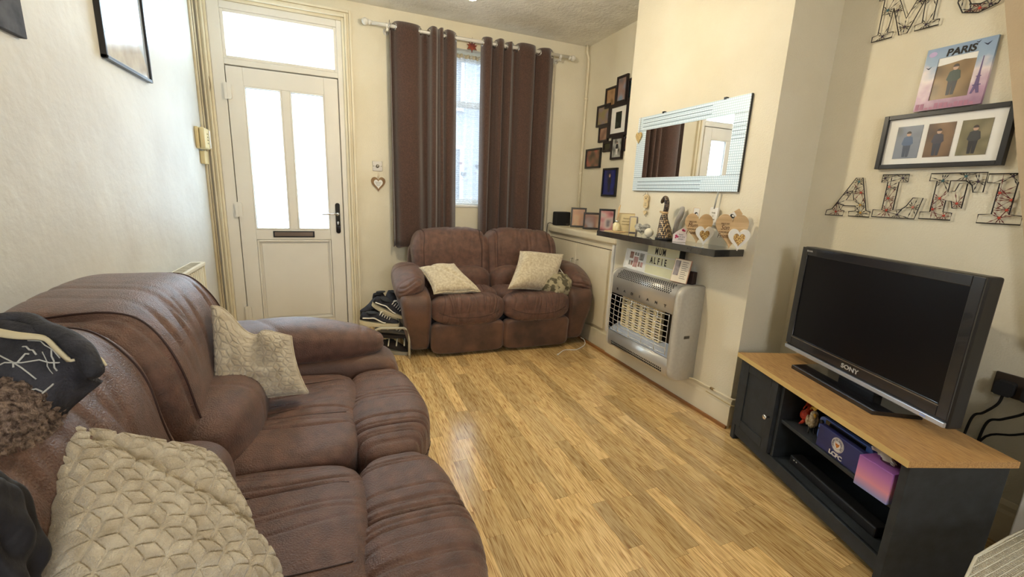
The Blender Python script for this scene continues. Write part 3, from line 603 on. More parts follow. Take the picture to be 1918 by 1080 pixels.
pillow('plush_cushion', 'small pale plush cushion lying flat at the left end of the window sofa', l1, 0.11, PLUSH2, res=50, pinch=0.11, puff_=0.38, sag=lambda U, V: 0.008*np.sin(U*4+V*2)-0.012*np.exp(-((U+V*0.7-0.2)/0.12)**2))
l2 = [at(975, 470, 1, 3.20), at(1056, 476, 1, 3.24), at(1036, 546, 1, 3.06), at(951, 541, 1, 3.00)]
pillow('plush_cushion', 'plump pale plush cushion propped at the cupboard end of the window sofa', l2, 0.17, PLUSH2, res=50, pinch=0.10, puff_=0.38, sag=lambda U, V: 0.006*np.sin(U*3-V*4))
# crumpled clothing under the cushion
def cloth_lump(name, label, cat, c, h, m, seed, n=2.6, rot=0):
    rr = random.Random(seed); ks_ = [(rr.uniform(-6, 6), rr.uniform(-6, 6), rr.uniform(-6, 6), rr.uniform(0, 6)) for _ in range(9)]
    def dp(U, P): return sum(0.0075*np.abs(np.sin(a*U[:, 0]+b_*U[:, 1]+c_*U[:, 2]+p_)) for a, b_, c_, p_ in ks_)-0.03
    b = MB(Matrix.Translation(c) @ Matrix.Rotation(rot, 4, 'Z')); add_puff(b, (0, 0, 0), h, n, (44, 36, 18), disp=dp)
    return tag(b.build(name, m), label, cat)
CAMO = mat('camouflage_cloth', srgb(92, 86, 66), 0.9, c2=srgb(168, 158, 130), scale=22, bump=0.5, bscale=60, lo=0.46, hi=0.52)
cloth_lump('crumpled_shirt', 'crumpled camouflage clothing tucked beneath the plump cushion on the window sofa', 'clothing', at(1035, 535, 1, 3.12), (0.14, 0.14, 0.10), CAMO, 4, rot=0.4)
pts = cr([at(1035, 483, 1, 3.2), at(1050, 505, 1, 3.14), at(1060, 516, 1, 3.12), at(1080, 521, 1, 3.12), at(1092, 517, 1, 3.14)], 8)
tag(MB().tube(pts, 0.0035, 6).build('charging_cable', WHITEP), 'white charging cable lying over the right arm of the window sofa', 'cable')
pts = cr([at(1046, 663, 2, 0.006), at(1058, 655, 2, 0.006), at(1080, 654, 2, 0.006), at(1095, 645, 2, 0.006), at(1094, 636, 2, 0.02), at(1088, 632, 2, 0.04)], 8)
cb = MB().tube(pts, 0.0035, 6).build('floor_cable', WHITEP); tag(cb, 'white cable end curled on the floor in front of the window sofa', 'cable')
MB().tube([pts[0], pts[0]+Vector((-0.012, -0.004, 0))], 0.006, 8).build('cable_plug', WHITEP, cb)

# jacket thrown over the near end of the big sofa
JK = mat('black_jacket_cloth', srgb(34, 35, 42), 0.75, c2=srgb(58, 58, 66), scale=30, bump=0.4, bscale=160)
STR = mat('cream_stripe_cloth', srgb(226, 214, 180), 0.85)
SCR = mat('white_scribble_print', srgb(200, 200, 195), 0.7)
FUR = mat('brown_faux_fur', srgb(190, 164, 146), 0.95, c2=srgb(84, 66, 58), scale=110, bump=1.0, bscale=300)
jt = thing('black_jacket', 'black jacket with cream stripe and scribble print on the near end of the sofa', 'jacket', (-0.52, 0.80, 0.46))
jr = [at(0, 606, 2, 0.975), at(60, 613, 2, 0.975), at(105, 628, 2, 0.965), at(140, 647, 2, 0.955), at(165, 670, 2, 0.94), at(174, 695, 2, 0.92)]
rim = cr(jr, 8)
low = cr([at(0, 850, 2, 0.82), at(40, 830, 2, 0.82), at(80, 800, 2, 0.83), at(115, 768, 2, 0.84), at(150, 738, 2, 0.86), at(180, 706, 2, 0.89)], 8)
n1 = len(rim); m1 = 26; P = np.zeros((n1, m1, 3))
for i_ in range(n1):
    for k_ in range(m1):
        u = k_/(m1-1); p = Vector(rim[i_]).lerp(Vector(low[i_]), u); bl = 0.022*math.sin(PI*u)*(1-(i_/n1)**3)
        P[i_, k_] = (p.x+bl*0.4, p.y-bl*0.5, p.z+bl+0.002*math.sin(i_*0.3+k_*0.5))
MB().grid(P).build('hood_panel', JK, jt, solid=0.022)
ext = cr([Vector(P[0, 0])+Vector((-0.12, -0.20, -0.01)), Vector(P[0, 0]), Vector(P[n1//3, 0]), Vector(P[2*n1//3, 0]), Vector(P[-2, 0]), Vector(P[-1, 3])], 10)
b = MB(); b.tube([p+Vector((0, 0, 0.004)) for p in ext], 0.014, 10); b.build('rolled_edge', JK, jt)
NP = np.cross(np.gradient(P, axis=0), np.gradient(P, axis=1)); NP /= np.linalg.norm(NP, axis=2)[..., None]; NP *= np.sign(NP[..., 2:3]+1e-9)
def strip(pts, wd, off, m, nm, th=0.003):
    b = MB(); L_ = []
    for i_, (a_, c_) in enumerate(pts): L_.append((a_, c_))
    G = np.zeros((len(pts), 4, 3))
    for i_, (a_, c_) in enumerate(pts):
        for k_ in range(4): G[i_, k_] = Vector(a_).lerp(Vector(c_), k_/3)+Vector(off)
    return b.grid(G).build(nm, m, jt, solid=th)
G = np.stack([P[:n1-1, k_]+NP[:n1-1, k_]*0.0155 for k_ in (3, 4, 5)], 1); MB().grid(G).build('cream_stripe', STR, jt, solid=0.004)
b = MB()
rj = random.Random(5)
def jp(i_, k_): i_ = min(max(i_, 0), n1-1); k_ = min(max(k_, 0), m1-1); return Vector(P[int(i_), int(k_)]+NP[int(i_), int(k_)]*0.0118)
for (i0, k0, i1, k1, rr_) in ((0, 12, 26, 9, 0.0012), (4, 22, 30, 10, 0.0015), (8, 7, 12, 9, 0.0013), (10, 9, 6, 12, 0.0014), (12, 20, 24, 19, 0.0012), (14, 8, 18, 13, 0.0007), (18, 6, 20, 12, 0.0012), (0, 8, 12, 14, 0.0012), (20, 15, 28, 12, 0.0012), (24, 10, 32, 13, 0.001), (4, 16, 14, 17, 0.0013), (9, 5, 22, 7, 0.001)):
    b.tube([jp(i0+(i1-i0)*s_/6, k0+(k1-k0)*s_/6) for s_ in range(7)], rr_, 5)
b.build('scribble_print', SCR, jt)
b = MB(); add_puff(b, at(5, 815, 2, 0.835), (0.055, 0.10, 0.085), 2.3, (30, 30, 30), disp=lambda U, P: 0.003*np.sin(U[:, 0]*31)*np.sin(U[:, 1]*37+1)+0.003*np.sin(U[:, 2]*43+U[:, 0]*23)); b.build('fur_trim', FUR, jt)
b = MB(); add_puff(b, at(-8, 1030, 2, 0.80), (0.028, 0.040, 0.085), 3.0, (26, 26, 26), disp=lambda U, P: 0.008*np.sin(U[:, 0]*7+U[:, 2]*5)*np.cos(U[:, 1]*6)); b.build('jacket_body', mat('jacket_shell', srgb(30, 31, 38), 0.6, bump=0.2, bscale=90), jt)

# ------------------------------------------------------------------ left wall things
fp = thing('wall_picture', 'thin black-framed pale print with a painted arch reflection hanging on the left wall', 'picture', (LX, 2.65, 1.70))
b = MB(frame_m((LX, 2.655, 2.03), (1, 0, 0))); ww, hh = 0.245, 0.33
for (a0, b0, a1, b1) in ((-ww, -hh, -ww+0.014, hh), (ww-0.014, -hh, ww, hh), (-ww, -hh, ww, -hh+0.014), (-ww, hh-0.014, ww, hh)): b.box((a0, b0, 0), (a1, b1, 0.022))
b.build('frame', BLACK, fp, bevel=0.002)
MB(frame_m((LX, 2.655, 2.03), (1, 0, 0))).box((-ww+0.01, -hh+0.01, 0.002), (ww-0.01, hh-0.01, 0.012)).build('print', mat('pale_print', srgb(206, 218, 232), 0.12, c2=srgb(190, 206, 226), scale=2, coat=0.6), fp)
arch = [(ww*math.cos(q)*0.90, -hh+0.014+0.17*math.sin(q)+0.0) for q in [PI*i_/18 for i_ in range(19)]]
MB(frame_m((LX, 2.655, 2.03), (1, 0, 0))).prism([(-ww+0.016, -hh+0.016)]+[(x, max(y, -hh+0.016)+0.03*(x/ww < 0)) for x, y in arch[::-1]]+[(ww-0.016, -hh+0.016)], 0.011, 0.0132).build('arch_reflection', mat('painted_arch_reflection', srgb(168, 160, 150), 0.2, c2=srgb(196, 190, 182), scale=14, coat=0.5), fp)  # reflection in the picture laid on as a grey arch shape
gp_ = MB(frame_m((LX, 1.60, 2.06), (1, 0, 0))); gp_.box((-0.29, -0.44, 0), (0.29, 0.44, 0.018))
tag(gp_.build('wall_canvas', mat('grey_marbled', srgb(84, 86, 94), 0.8, c2=srgb(52, 54, 62), scale=18), bevel=0.002), 'dark grey marbled canvas at the top left corner of the picture', 'canvas')
ic = thing('alarm_keypad', 'aged cream alarm keypad box on the left wall beside the door casing', 'keypad', (LX, 3.70, 1.44))
Mk = frame_m((LX, 3.70, 1.51), (1, 0, 0)); b = MB(Mk); b.box((-0.072, -0.072, 0), (0.072, 0.072, 0.022)); b.build('back_box', CREAMP, ic, bevel=0.006)
b = MB(Mk); b.box((-0.070, -0.070, 0.024), (0.070, 0.070, 0.056)); b.build('front_cover', CREAMP, ic, bevel=0.012, seg=3)
b = MB(Mk); b.box((0.035, -0.06, 0.056), (0.062, 0.06, 0.062)); b.build('flap', WHITEP, ic, bevel=0.003)
b = MB(Mk); [b.box((-0.004+0.012*i_, -0.035+0.02*k_, 0.0555), (0.004+0.012*i_, -0.024+0.02*k_, 0.0585)) for i_ in range(2) for k_ in range(4)]; b.build('keys', mat('key_grey', srgb(160, 150, 120), 0.6), ic, bevel=0.001)
sb = MB(frame_m((LX, 3.745, 1.385), (1, 0, 0))); sb.box((-0.045, -0.045, 0), (0.045, 0.045, 0.03)); tag(sb.build('junction_box', CREAMP, bevel=0.005), 'small cream junction box just below the alarm keypad', 'junction box')
# radiator
rd = thing('radiator', 'white panel radiator on the left wall behind the big sofa', 'radiator', (LX, 2.55, 0.14)); RW = mat('radiator_enamel', srgb(232, 226, 206), 0.35)
y0, y1, z0, z1 = 1.75, 3.14, 0.15, 0.735
b = MB(); b.box((LX+0.03, y0, z0), (LX+0.05, y1, z1-0.02)); b.build('back_panel', RW, rd, bevel=0.003)
b = MB(); n_ = 38
for i_ in range(n_):
    ya = y0+0.015+(y1-y0-0.03)*i_/n_; yb_ = ya+(y1-y0-0.03)/n_*0.55; b.box((LX+0.080, ya, z0+0.01), (LX+0.092, yb_, z1-0.03))
b.box((LX+0.07, y0, z0), (LX+0.083, y1, z1-0.02)); b.build('front_panel', RW, rd, bevel=0.003)
b = MB(); b.box((LX+0.022, y0-0.004, z1-0.022), (LX+0.098, y1+0.004, z1)); b.build('top_grille', RW, rd, bevel=0.004)
b = MB(); [b.box((LX+0.035, y0+0.02+0.022*i_, z1-0.001), (LX+0.085, y0+0.028+0.022*i_, z1+0.0012)) for i_ in range(int((y1-y0-0.03)/0.022))]; b.build('grille_slots', mat('grille_shadow', srgb(150, 142, 120), 0.7), rd, kind='stuff')
for yy in (y0, y1):
    b = MB(); b.box((LX+0.024, yy-0.004, z0+0.01), (LX+0.094, yy+0.004, z1-0.01)); b.build('end_panel', RW, rd, bevel=0.003)
b = MB(); b.tube([(LX+0.06, y1-0.1, z0), (LX+0.06, y1-0.1, 0.0)], 0.008, 8); b.build('pipe', GLOSSW, rd)
b = MB(); b.box((LX, y0+0.2, z0+0.1), (LX+0.03, y0+0.24, z1-0.05)); b.box((LX, y1-0.24, z0+0.1), (LX+0.03, y1-0.2, z1-0.05)); b.build('bracket', RW, rd)
# light switch and hanging heart
sw = thing('dimmer_switch', 'brushed metal dimmer switch on the wall between door and curtain', 'light switch', (0.333, FY, 1.405))
Ms = frame_m((0.333, FY, 1.405), (0, -1, 0)); b = MB(Ms); b.box((-0.04, -0.04, 0), (0.04, 0.04, 0.006)); b.build('plate', STEEL, sw, bevel=0.002)
b = MB(Ms); b.lathe([(0.014, 0.006), (0.014, 0.018), (0.011, 0.022), (0, 0.022)], 18); b.build('knob', STEEL, sw)
b = MB(Ms); [b.lathe([(0.004, 0.006), (0.0035, 0.0075), (0, 0.0075)], 8, c=(x_, 0, 0)) for x_ in (-0.03, 0.03)]; b.build('screws', GREYLINE, sw)
hh_ = thing('hanging_heart', 'wooden heart with white centre hanging from the dimmer switch', 'ornament', (0.336, FY, 1.195))
Mh = frame_m((0.336, FY, 1.255), (0, -1, 0)); b = MB(Mh); b.prism(heart(0.118, 0.122), 0.001, 0.010); b.build('outer_heart', mat('brown_heart_wood', srgb(150, 118, 78), 0.6, c2=srgb(120, 90, 56), scale=12), hh_, bevel=0.002)
b = MB(Mh); b.prism(heart(0.072, 0.078), 0.010, 0.014); b.build('inner_heart', WHITE, hh_, bevel=0.001)
for i_, tx in enumerate(('Friends are', 'like stars', 'always')): text(tx, 0.0105, Mh @ Matrix.Translation((0, 0.018-0.013*i_, 0.0145)), INK, hh_)
b = MB(Mh); b.tube([(-0.004, 0.05, 0.012), (0, 0.10, 0.006), (0.004, 0.05, 0.012)], 0.0012, 5); b.build('string', OAKH, hh_)

# ------------------------------------------------------------------ shoe rack and shoes
RK = mat('rack_tube_paint', srgb(196, 190, 168), 0.35)
rk = thing('shoe_rack', 'pale metal tube shoe rack between the door and the window sofa', 'shoe rack', (0.33, 3.38, 0))
ra, rb_ = Vector((0.215, 3.10, 0)), Vector((0.452, 3.045, 0)); dep = Vector((0.10, 0.62, 0))
for k_ in range(2):
    o_ = dep*k_; zt = 0.235
    pth = [ra+o_, ra+o_+Vector((0, 0, zt-0.04))]+[ra+o_+(rb_-ra)*0.04+Vector((0, 0, zt-0.012)), ra+o_+(rb_-ra)*0.16+Vector((0, 0, zt)), ra+o_+(rb_-ra)*0.84+Vector((0, 0, zt)), ra+o_+(rb_-ra)*0.96+Vector((0, 0, zt-0.012)), rb_+o_+Vector((0, 0, zt-0.04)), rb_+o_]
    MB().tube(pth, 0.009, 10).build('end_hoop', RK, rk)
for zz in (0.10, 0.225):
    for f_ in (0.15, 0.38, 0.62, 0.85):
        p = ra+(rb_-ra)*f_+Vector((0, 0, zz)); MB().tube([p, p+dep], 0.005, 8).build('rail', RK, rk)
SOLE = mat('cream_rubber', srgb(222, 210, 176), 0.7); SUEDE = mat('black_suede', srgb(28, 28, 34), 0.9, c2=srgb(44, 44, 52), scale=40, bump=0.3, bscale=300)
STRW = mat('white_leather_stripe', srgb(235, 230, 215), 0.5)
def shoe(name, label, M, upper, sole, stripe, laces, L_=0.28, hi=0.0, group=None):
    t = bpy.data.objects.new(name, None); COL.objects.link(t); t.location = M.translation; t.rotation_euler = M.to_euler(); t.empty_display_size = 0.03
    tag(t, label, 'shoe', group); Mw = wm(t)
    def wid(u): return 0.037+0.012*math.sin(min(max(u, 0), 1)*PI*0.95+0.25)-0.004*math.cos(u*7)
    out = []
    for i_ in range(28):
        q = 2*PI*i_/28; cx_, sx_ = math.cos(q), math.sin(q); u = 0.5+0.5*cx_
        out.append((L_*(0.5*np.sign(cx_)*abs(cx_)**0.8), wid(u)*np.sign(sx_)*abs(sx_)**0.7))
    b = MB(Mw); b.prism([(x*1.02, y*1.05) for x, y in out], 0.0, 0.026, smooth=True); b.build('sole', sole, t, bevel=0.003)
    rings = []
    for u, top, wk in ((0.0, 0.060, 0.55), (0.04, 0.082+hi, 0.8), (0.15, 0.086+hi, 0.9), (0.30, 0.078+hi*0.8, 0.92), (0.42, 0.088+hi*0.4, 0.94), (0.52, 0.082, 0.95), (0.64, 0.066, 0.97), (0.78, 0.052, 1.0), (0.90, 0.046, 0.95), (0.97, 0.040, 0.75), (1.0, 0.030, 0.35)):
        x = (u-0.5)*L_*0.985; wv_ = wid(u)*wk; ring = []
        for j in range(16):
            q = 2*PI*j/16; s_, c_ = math.sin(q), math.cos(q); z = 0.024+(top-0.024)*(0.5-0.5*math.cos(q)) ; ring.append((x, wv_*s_*(1-0.35*(0.5-0.5*c_)**2), z))
        rings.append(ring)
    b = MB(Mw); b.loft(rings); b.build('upper', upper, t)
    b = MB(Mw); b.prism([(x*0.30-L_*0.21, y*0.55) for x, y in out], 0.082+hi, 0.0885+hi); b.build('opening', BLACKM, t)
    if stripe:
        for s_ in (-1, 1):
            pt = cr([(-0.115, s_*0.036, 0.050), (-0.07, s_*0.042, 0.056), (-0.035, s_*0.0455, 0.062), (-0.005, s_*0.046, 0.050), (0.03, s_*0.047, 0.036), (0.05, s_*0.046, 0.034)], 5)
            MB(Mw).tube(pt, 0.0048, 6).build('side_stripe', STRW, t)
    if laces:
        b = MB(Mw)
        for k_ in range(5):
            x = 0.0+0.017*k_; z = 0.090-0.0075*k_; b.tube([(x, -0.022, z-0.01), (x+0.004, 0, z), (x, 0.022, z-0.01)], 0.0028, 5)
        b.tube(cr([(0.0, 0.0, 0.092), (0.01, 0.03, 0.092), (0.03, 0.045, 0.07), (0.035, 0.05, 0.045)], 4), 0.0025, 5); b.tube(cr([(0.0, 0.0, 0.092), (0.02, 0.02, 0.098), (0.0, 0.035, 0.085), (0, 0, 0.092)], 4), 0.0025, 5)
        b.build('laces', STRW, t)
    return t
def SM(p, yaw, pitch=0.0, roll=0.0): return Matrix.Translation(p) @ Matrix.Rotation(yaw, 4, 'Z') @ Matrix.Rotation(pitch, 4, 'Y') @ Matrix.Rotation(roll, 4, 'X')
shoe('skate_shoe', 'upper black trainer with white side stripe, leaning toe-down on top of the shoe rack', SM((0.335, 3.20, 0.325), -0.35, 0.38, 0.25), SUEDE, SOLE, True, True)
shoe('skate_shoe', 'lower black trainer with white side stripe, lying below the leaning one on the rack', SM((0.255, 3.16, 0.245), -0.25, 0.10, 0.1), SUEDE, SOLE, True, True)
shoe('boot', 'black boot standing at the back left of the shoe rack top', SM((0.23, 3.42, 0.27), -2.4, 0.0), SUEDE, BLACK, False, False, 0.25, 0.05)
shoe('boot', 'black boot with a heel loop at the back middle of the shoe rack top', SM((0.345, 3.50, 0.27), 0.4, 0.0), SUEDE, BLACK, False, False, 0.25, 0.06)
shoe('high_top_shoe', 'black high shoe with white laces beside the arm of the window sofa', SM((0.405, 3.36, 0.29), -1.0, 0.15), SUEDE, BLACK, False, True, 0.25, 0.05)
GSH = mat('grey_shoe', srgb(104, 100, 90), 0.85, bump=0.3, bscale=200); DSH = mat('dark_shoe', srgb(46, 38, 34), 0.85)
shoe('lace_shoe', 'grey shoe with pale loops on the middle of the shoe rack', SM((0.345, 3.22, 0.125), -0.5), GSH, DSH, False, True, 0.26)
shoe('slip_shoe', 'dark brown shoe on the lower rail of the shoe rack', SM((0.36, 3.40, 0.11), -0.9), DSH, BLACK, False, False, 0.26)
shoe('floor_shoe', 'dark shoe with a grey sole on the floor under the shoe rack', SM((0.375, 3.20, 0.001), -0.75), DSH, mat('grey_sole', srgb(160, 154, 136), 0.7), False, False, 0.25)
# ------------------------------------------------------------------ corner cupboard
cbx = thing('corner_cupboard', 'cream painted built-in cupboard in the alcove right of the window sofa', 'cupboard', (2.15, 3.30, 0))
CX = 2.0; CT = 0.935; Y0, Y1 = CHY1+0.004, FY-0.02
b = MB(); b.box((CX, Y0, 0.0), (RX-0.002, Y1, 0.875)); b.build('body', GLOSSW, cbx, bevel=0.004)
b = MB(); b.box((CX-0.035, Y0, 0.872), (RX-0.002, Y1, CT)); b.build('top', GLOSSW, cbx, bevel=0.018, seg=4)
ym = 3.335
for (ya, yb_, hy) in ((Y0+0.10, ym-0.003, ym-0.045), (ym+0.003, Y1-0.03, ym+0.045)):
    MB().box((CX-0.020, ya, 0.17), (CX-0.001, yb_, 0.815)).build('door', GLOSSW, cbx, bevel=0.003)
    dd = cbx.children[-1]
    b = MB(); b.tube([(CX-0.020, hy, 0.545), (CX-0.045, hy, 0.548), (CX-0.045, hy, 0.672), (CX-0.020, hy, 0.675)], 0.005, 8); b.build('bar_handle', STEEL, dd, label='slim steel bar handle')
MB().box((CX-0.0015, Y0+0.09, 0.818), (CX+0.002, Y1-0.02, 0.824)).build('door_gap', mat('gap_shadow', srgb(60, 48, 34), 0.9), cbx)
b = MB(); b.box((CX-0.018, Y0, 0), (CX, Y1, 0.14)); b.build('plinth', GLOSSW, cbx, bevel=0.006)
b = MB(); b.box((CX-0.018, Y0, 0.17), (CX, Y0+0.022, 0.87)); b.box((CX-0.024, Y0+0.028, 0.17), (CX, Y0+0.048, 0.87)); b.box((CX-0.015, Y0+0.054, 0.17), (CX, Y0+0.07, 0.87)); b.build('fluted_edge', WHITE, cbx, bevel=0.004)

def person_print(M, x, y, h, z, top, legs, parent, skin=(196, 160, 136), hair=(60, 46, 40)):
    """flat printed figure on a photograph: head, hair, torso, legs"""
    s = h/1.0; sm_ = lambda n, c: mat(n, srgb(*c), 0.35)
    k = '%d_%d_%d' % top
    MB(M).prism([(x-0.13*s, y-0.02*s), (x-0.10*s, y-0.50*s), (x-0.01*s, y-0.50*s), (x, y-0.12*s), (x+0.01*s, y-0.50*s), (x+0.10*s, y-0.50*s), (x+0.13*s, y-0.02*s)], z, z+0.0003).build('printed_legs', sm_('print_%d_%d_%d' % legs, legs), parent)
    MB(M).prism([(x-0.12*s, y-0.05*s), (x+0.12*s, y-0.05*s), (x+0.19*s, y+0.02*s), (x+0.14*s, y+0.27*s), (x+0.05*s, y+0.31*s), (x-0.05*s, y+0.31*s), (x-0.14*s, y+0.27*s), (x-0.19*s, y+0.02*s)], z+0.0002, z+0.0006).build('printed_top', sm_('print_'+k, top), parent)
    MB(M).prism([(x+0.075*s*math.cos(2*PI*i_/14), y+0.395*s+0.095*s*math.sin(2*PI*i_/14)) for i_ in range(14)], z, z+0.0006).build('printed_face', sm_('print_%d_%d_%d' % skin, skin), parent)
    MB(M).prism([(x+0.08*s*math.cos(PI*i_/10), y+0.41*s+0.095*s*math.sin(PI*i_/10)) for i_ in range(11)], z+0.0003, z+0.0008).build('printed_hair', sm_('print_%d_%d_%d' % hair, hair), parent)

def pframe(name, label, M, wd, ht, bd, fm, pm, dep=0.016, mount=None, cat='photo frame', group=None, stand=True):
    """M: centre of the frame's back, Z out of the picture"""
    p = M.translation; t = thing(name, label, cat, (p.x, p.y, p.z-ht/2), group=group)
    b = MB(M); a, c = wd/2, ht/2
    for (x0, y0, x1, y1) in ((-a, -c, -a+bd, c), (a-bd, -c, a, c), (-a+bd, -c, a-bd, -c+bd), (-a+bd, c-bd, a-bd, c)): b.box((x0, y0, 0), (x1, y1, dep))
    b.build('frame', fm, t, bevel=0.0015)
    MB(M).box((-a+bd*0.8, -c+bd*0.8, 0.0005), (a-bd*0.8, c-bd*0.8, dep*0.55)).build('backing', WHITE if mount else pm, t)
    if mount:
        for (x0, y0, x1, y1, mm) in mount: MB(M).box((x0, y0, dep*0.5), (x1, y1, dep*0.62)).build('photo', mm, t)
    if stand:
        b = MB(M); b.prism([(-0.02, c*0.3), (0.02, c*0.3), (0.025, -c*0.9), (-0.025, -c*0.9)], -0.006, 0); b.build('strut', BLACKM, t)
    return t
DKF = mat('dark_frame_wood', srgb(34, 24, 26), 0.4)
# items on the cupboard
def facing(p, tilt=0.0, dx=0.0, dy=0.0, lean=0.10):
    v = Vector((dx, dy, 0)).normalized(); n = Vector((v.x, v.y, lean)).normalized(); return frame_m(p, n)
spk = thing('speaker', 'small black box speaker at the window end of the cupboard top', 'speaker', (2.085, 3.845, CT))
b = MB(); b.box((2.005, 3.80, CT), (2.165, 3.885, CT+0.135)); b.build('cabinet', BLACKM, spk, bevel=0.012, seg=3)
b = MB(); b.box((2.012, 3.797, CT+0.008), (2.158, 3.801, CT+0.127)); b.build('grille', mat('speaker_cloth', srgb(24, 24, 27), 0.95, bump=0.6, bscale=700), spk, bevel=0.002)
b = MB(); b.box((2.115, 3.7955, CT+0.012), (2.145, 3.7975, CT+0.017)); b.build('maker_plate', GREYLINE, spk)
PH1 = photo_mat('snapshot_warm', [(190, 200, 200), (170, 110, 80), (210, 180, 150), (120, 90, 70)], 16, 1)
PH2 = photo_mat('snapshot_pale', [(200, 190, 180), (180, 150, 130), (120, 70, 60), (160, 160, 165)], 14, 2)
PH3 = photo_mat('snapshot_family', [(60, 30, 40), (190, 110, 120), (210, 200, 200), (60, 60, 90)], 20, 3)
pframe('framed_photo', 'black photo frame beside the speaker on the cupboard top', facing((2.135, 3.60, CT+0.093), dx=-0.62, dy=-1, lean=0.22), 0.145, 0.185, 0.015, BLACK, PH1)
pframe('framed_photo', 'lower black photo frame in the middle of the cupboard top, with a blurred pale picture', facing((2.135, 3.36, CT+0.077), dx=-0.62, dy=-1, lean=0.22), 0.155, 0.150, 0.015, DKF, PH2)
pframe('framed_photo', 'tall black photo frame at the chimney end of the cupboard top', facing((2.125, 3.115, CT+0.098), dx=-0.62, dy=-1, lean=0.22), 0.135, 0.195, 0.015, BLACK, PH3)
pts = cr([(2.02, 3.88, CT+0.01), (1.975, 3.89, CT+0.02), (1.957, 3.893, CT-0.02), (1.957, 3.893, 0.7), (1.96, 3.893, 0.45), (1.965, 3.89, 0.2)], 6)
tag(MB().tube(pts, 0.003, 6).build('speaker_cable', BLACKM), 'thin dark cable running down the window end of the cupboard', 'cable')

# ------------------------------------------------------------------ frames on the alcove wall above the cupboard
PHS = [photo_mat('snap_a', [(120, 150, 175), (170, 130, 110), (90, 100, 110)], 18, 4), photo_mat('snap_b', [(120, 96, 70), (190, 150, 110), (90, 70, 50)], 18, 5), photo_mat('snap_c', [(120, 130, 80), (150, 120, 90), (110, 120, 150)], 16, 6),
       photo_mat('snap_d', [(180, 150, 130), (150, 110, 90), (110, 90, 80)], 20, 7), photo_mat('snap_e', [(60, 80, 50), (220, 220, 215), (50, 50, 40)], 26, 8), photo_mat('snap_f', [(40, 50, 30), (70, 60, 40)], 18, 9), photo_mat('snap_g', [(190, 90, 80), (120, 100, 80), (60, 50, 40)], 16, 10),
       photo_mat('snap_blue', [(20, 24, 80), (40, 50, 130), (30, 30, 60)], 14, 11), photo_mat('snap_dark', [(22, 40, 44), (44, 60, 66)], 20, 12)]
def wframe(label, ya, za, yb, zb, bd, fm, pm, mount=None, dep=0.02, name='framed_photo', group=None, x=RX, off=0.0):
    yc, zc = (ya+yb)/2, (za+zb)/2; M = frame_m((x-off, yc, zc), (-1, 0, 0))
    return pframe(name, label, M, abs(ya-yb), abs(za-zb), bd, fm, pm, dep, mount, stand=False, group=group)
ws = [('topmost dark photo frame of the cluster in the far alcove', 3.365, 2.235, 3.215, 2.020, PHS[0], 0.004), ('dark frame at the upper left of the alcove cluster, holding a tan picture', 3.535, 2.175, 3.365, 2.005, PHS[1], 0.0),
      ('dark frame at the middle left of the alcove cluster, the leftmost of the cluster', 3.655, 2.045, 3.445, 1.86, PHS[2], 0.0), ('small dark frame low on the left side of the alcove cluster', 3.60, 1.86, 3.445, 1.72, PHS[3], 0.0),
      ('lowest dark portrait frame of the alcove cluster, person in dark clothes on green', 3.375, 1.745, 3.205, 1.555, PHS[4], 0.004), ('dark frame half hidden behind the chimney breast at the top of the cluster', 3.21, 2.19, 3.07, 2.02, PHS[8], 0.0),
      ('dark green picture in a dim frame at the bottom left of the cluster', 3.51, 1.72, 3.38, 1.63, PHS[5], 0.0), ('small dark frame half hidden behind the chimney breast at the bottom of the cluster', 3.20, 1.735, 3.07, 1.62, PHS[3], 0.0)]
for q_, (lab, ya, za, yb, zb, pm, off) in enumerate(ws):
    o = wframe(lab, ya, za, yb, zb, 0.018, DKF, pm, off=off)
    if q_ == 4: person_print(frame_m((RX-off, (ya+yb)/2, (za+zb)/2), (-1, 0, 0)), 0, 0.0, 0.11, 0.0112, (40, 40, 44), (226, 224, 220), o)
wframe('largest frame of the alcove cluster, dark with a white mount around a black picture', 3.445, 2.02, 3.165, 1.745, 0.030, DKF, WHITE, mount=[(-0.042, -0.068, 0.042, 0.068, photo_mat('snap_black', [(26, 32, 30), (50, 56, 50)], 30, 13))], dep=0.024)
wframe('small dark frame with a reddish picture on its own near the corner pipe', 3.80, 1.675, 3.54, 1.495, 0.016, BLACK, PHS[6])
o = wframe('small black portrait frame with a deep blue picture above the cupboard', 3.475, 1.485, 3.255, 1.235, 0.016, BLACK, PHS[7]); person_print(frame_m((RX, 3.365, 1.36), (-1, 0, 0)), 0, -0.005, 0.16, 0.0112, (30, 32, 48), (34, 36, 54), o, hair=(150, 130, 100))

# ------------------------------------------------------------------ mirror
mr_ = thing('wall_mirror', 'landscape wall mirror with a bright mosaic border above the shelf', 'mirror', (CHX, 2.14, 1.28))
MIR = mat('mirror_silver', (0.93, 0.94, 0.95, 1), 0.01, 1.0, c2=(0.93, 0.94, 0.95, 1))
MOS = bpy.data.materials.new('mosaic_mirror'); n, l = nodes_of(MOS); p = n['Principled BSDF']
tc = n.new('ShaderNodeTexCoord'); sx = n.new('ShaderNodeSeparateXYZ'); l.new(tc.outputs['Object'], sx.inputs[0]); cbn = n.new('ShaderNodeCombineXYZ'); l.new(sx.outputs['Y'], cbn.inputs[0]); l.new(sx.outputs['Z'], cbn.inputs[1])
br = n.new('ShaderNodeTexBrick'); br.offset = 0.0; br.inputs['Scale'].default_value = 1.0; br.inputs['Brick Width'].default_value = 0.013; br.inputs['Row Height'].default_value = 0.013; br.inputs['Mortar Size'].default_value = 0.0022; br.inputs['Mortar Smooth'].default_value = 0.2
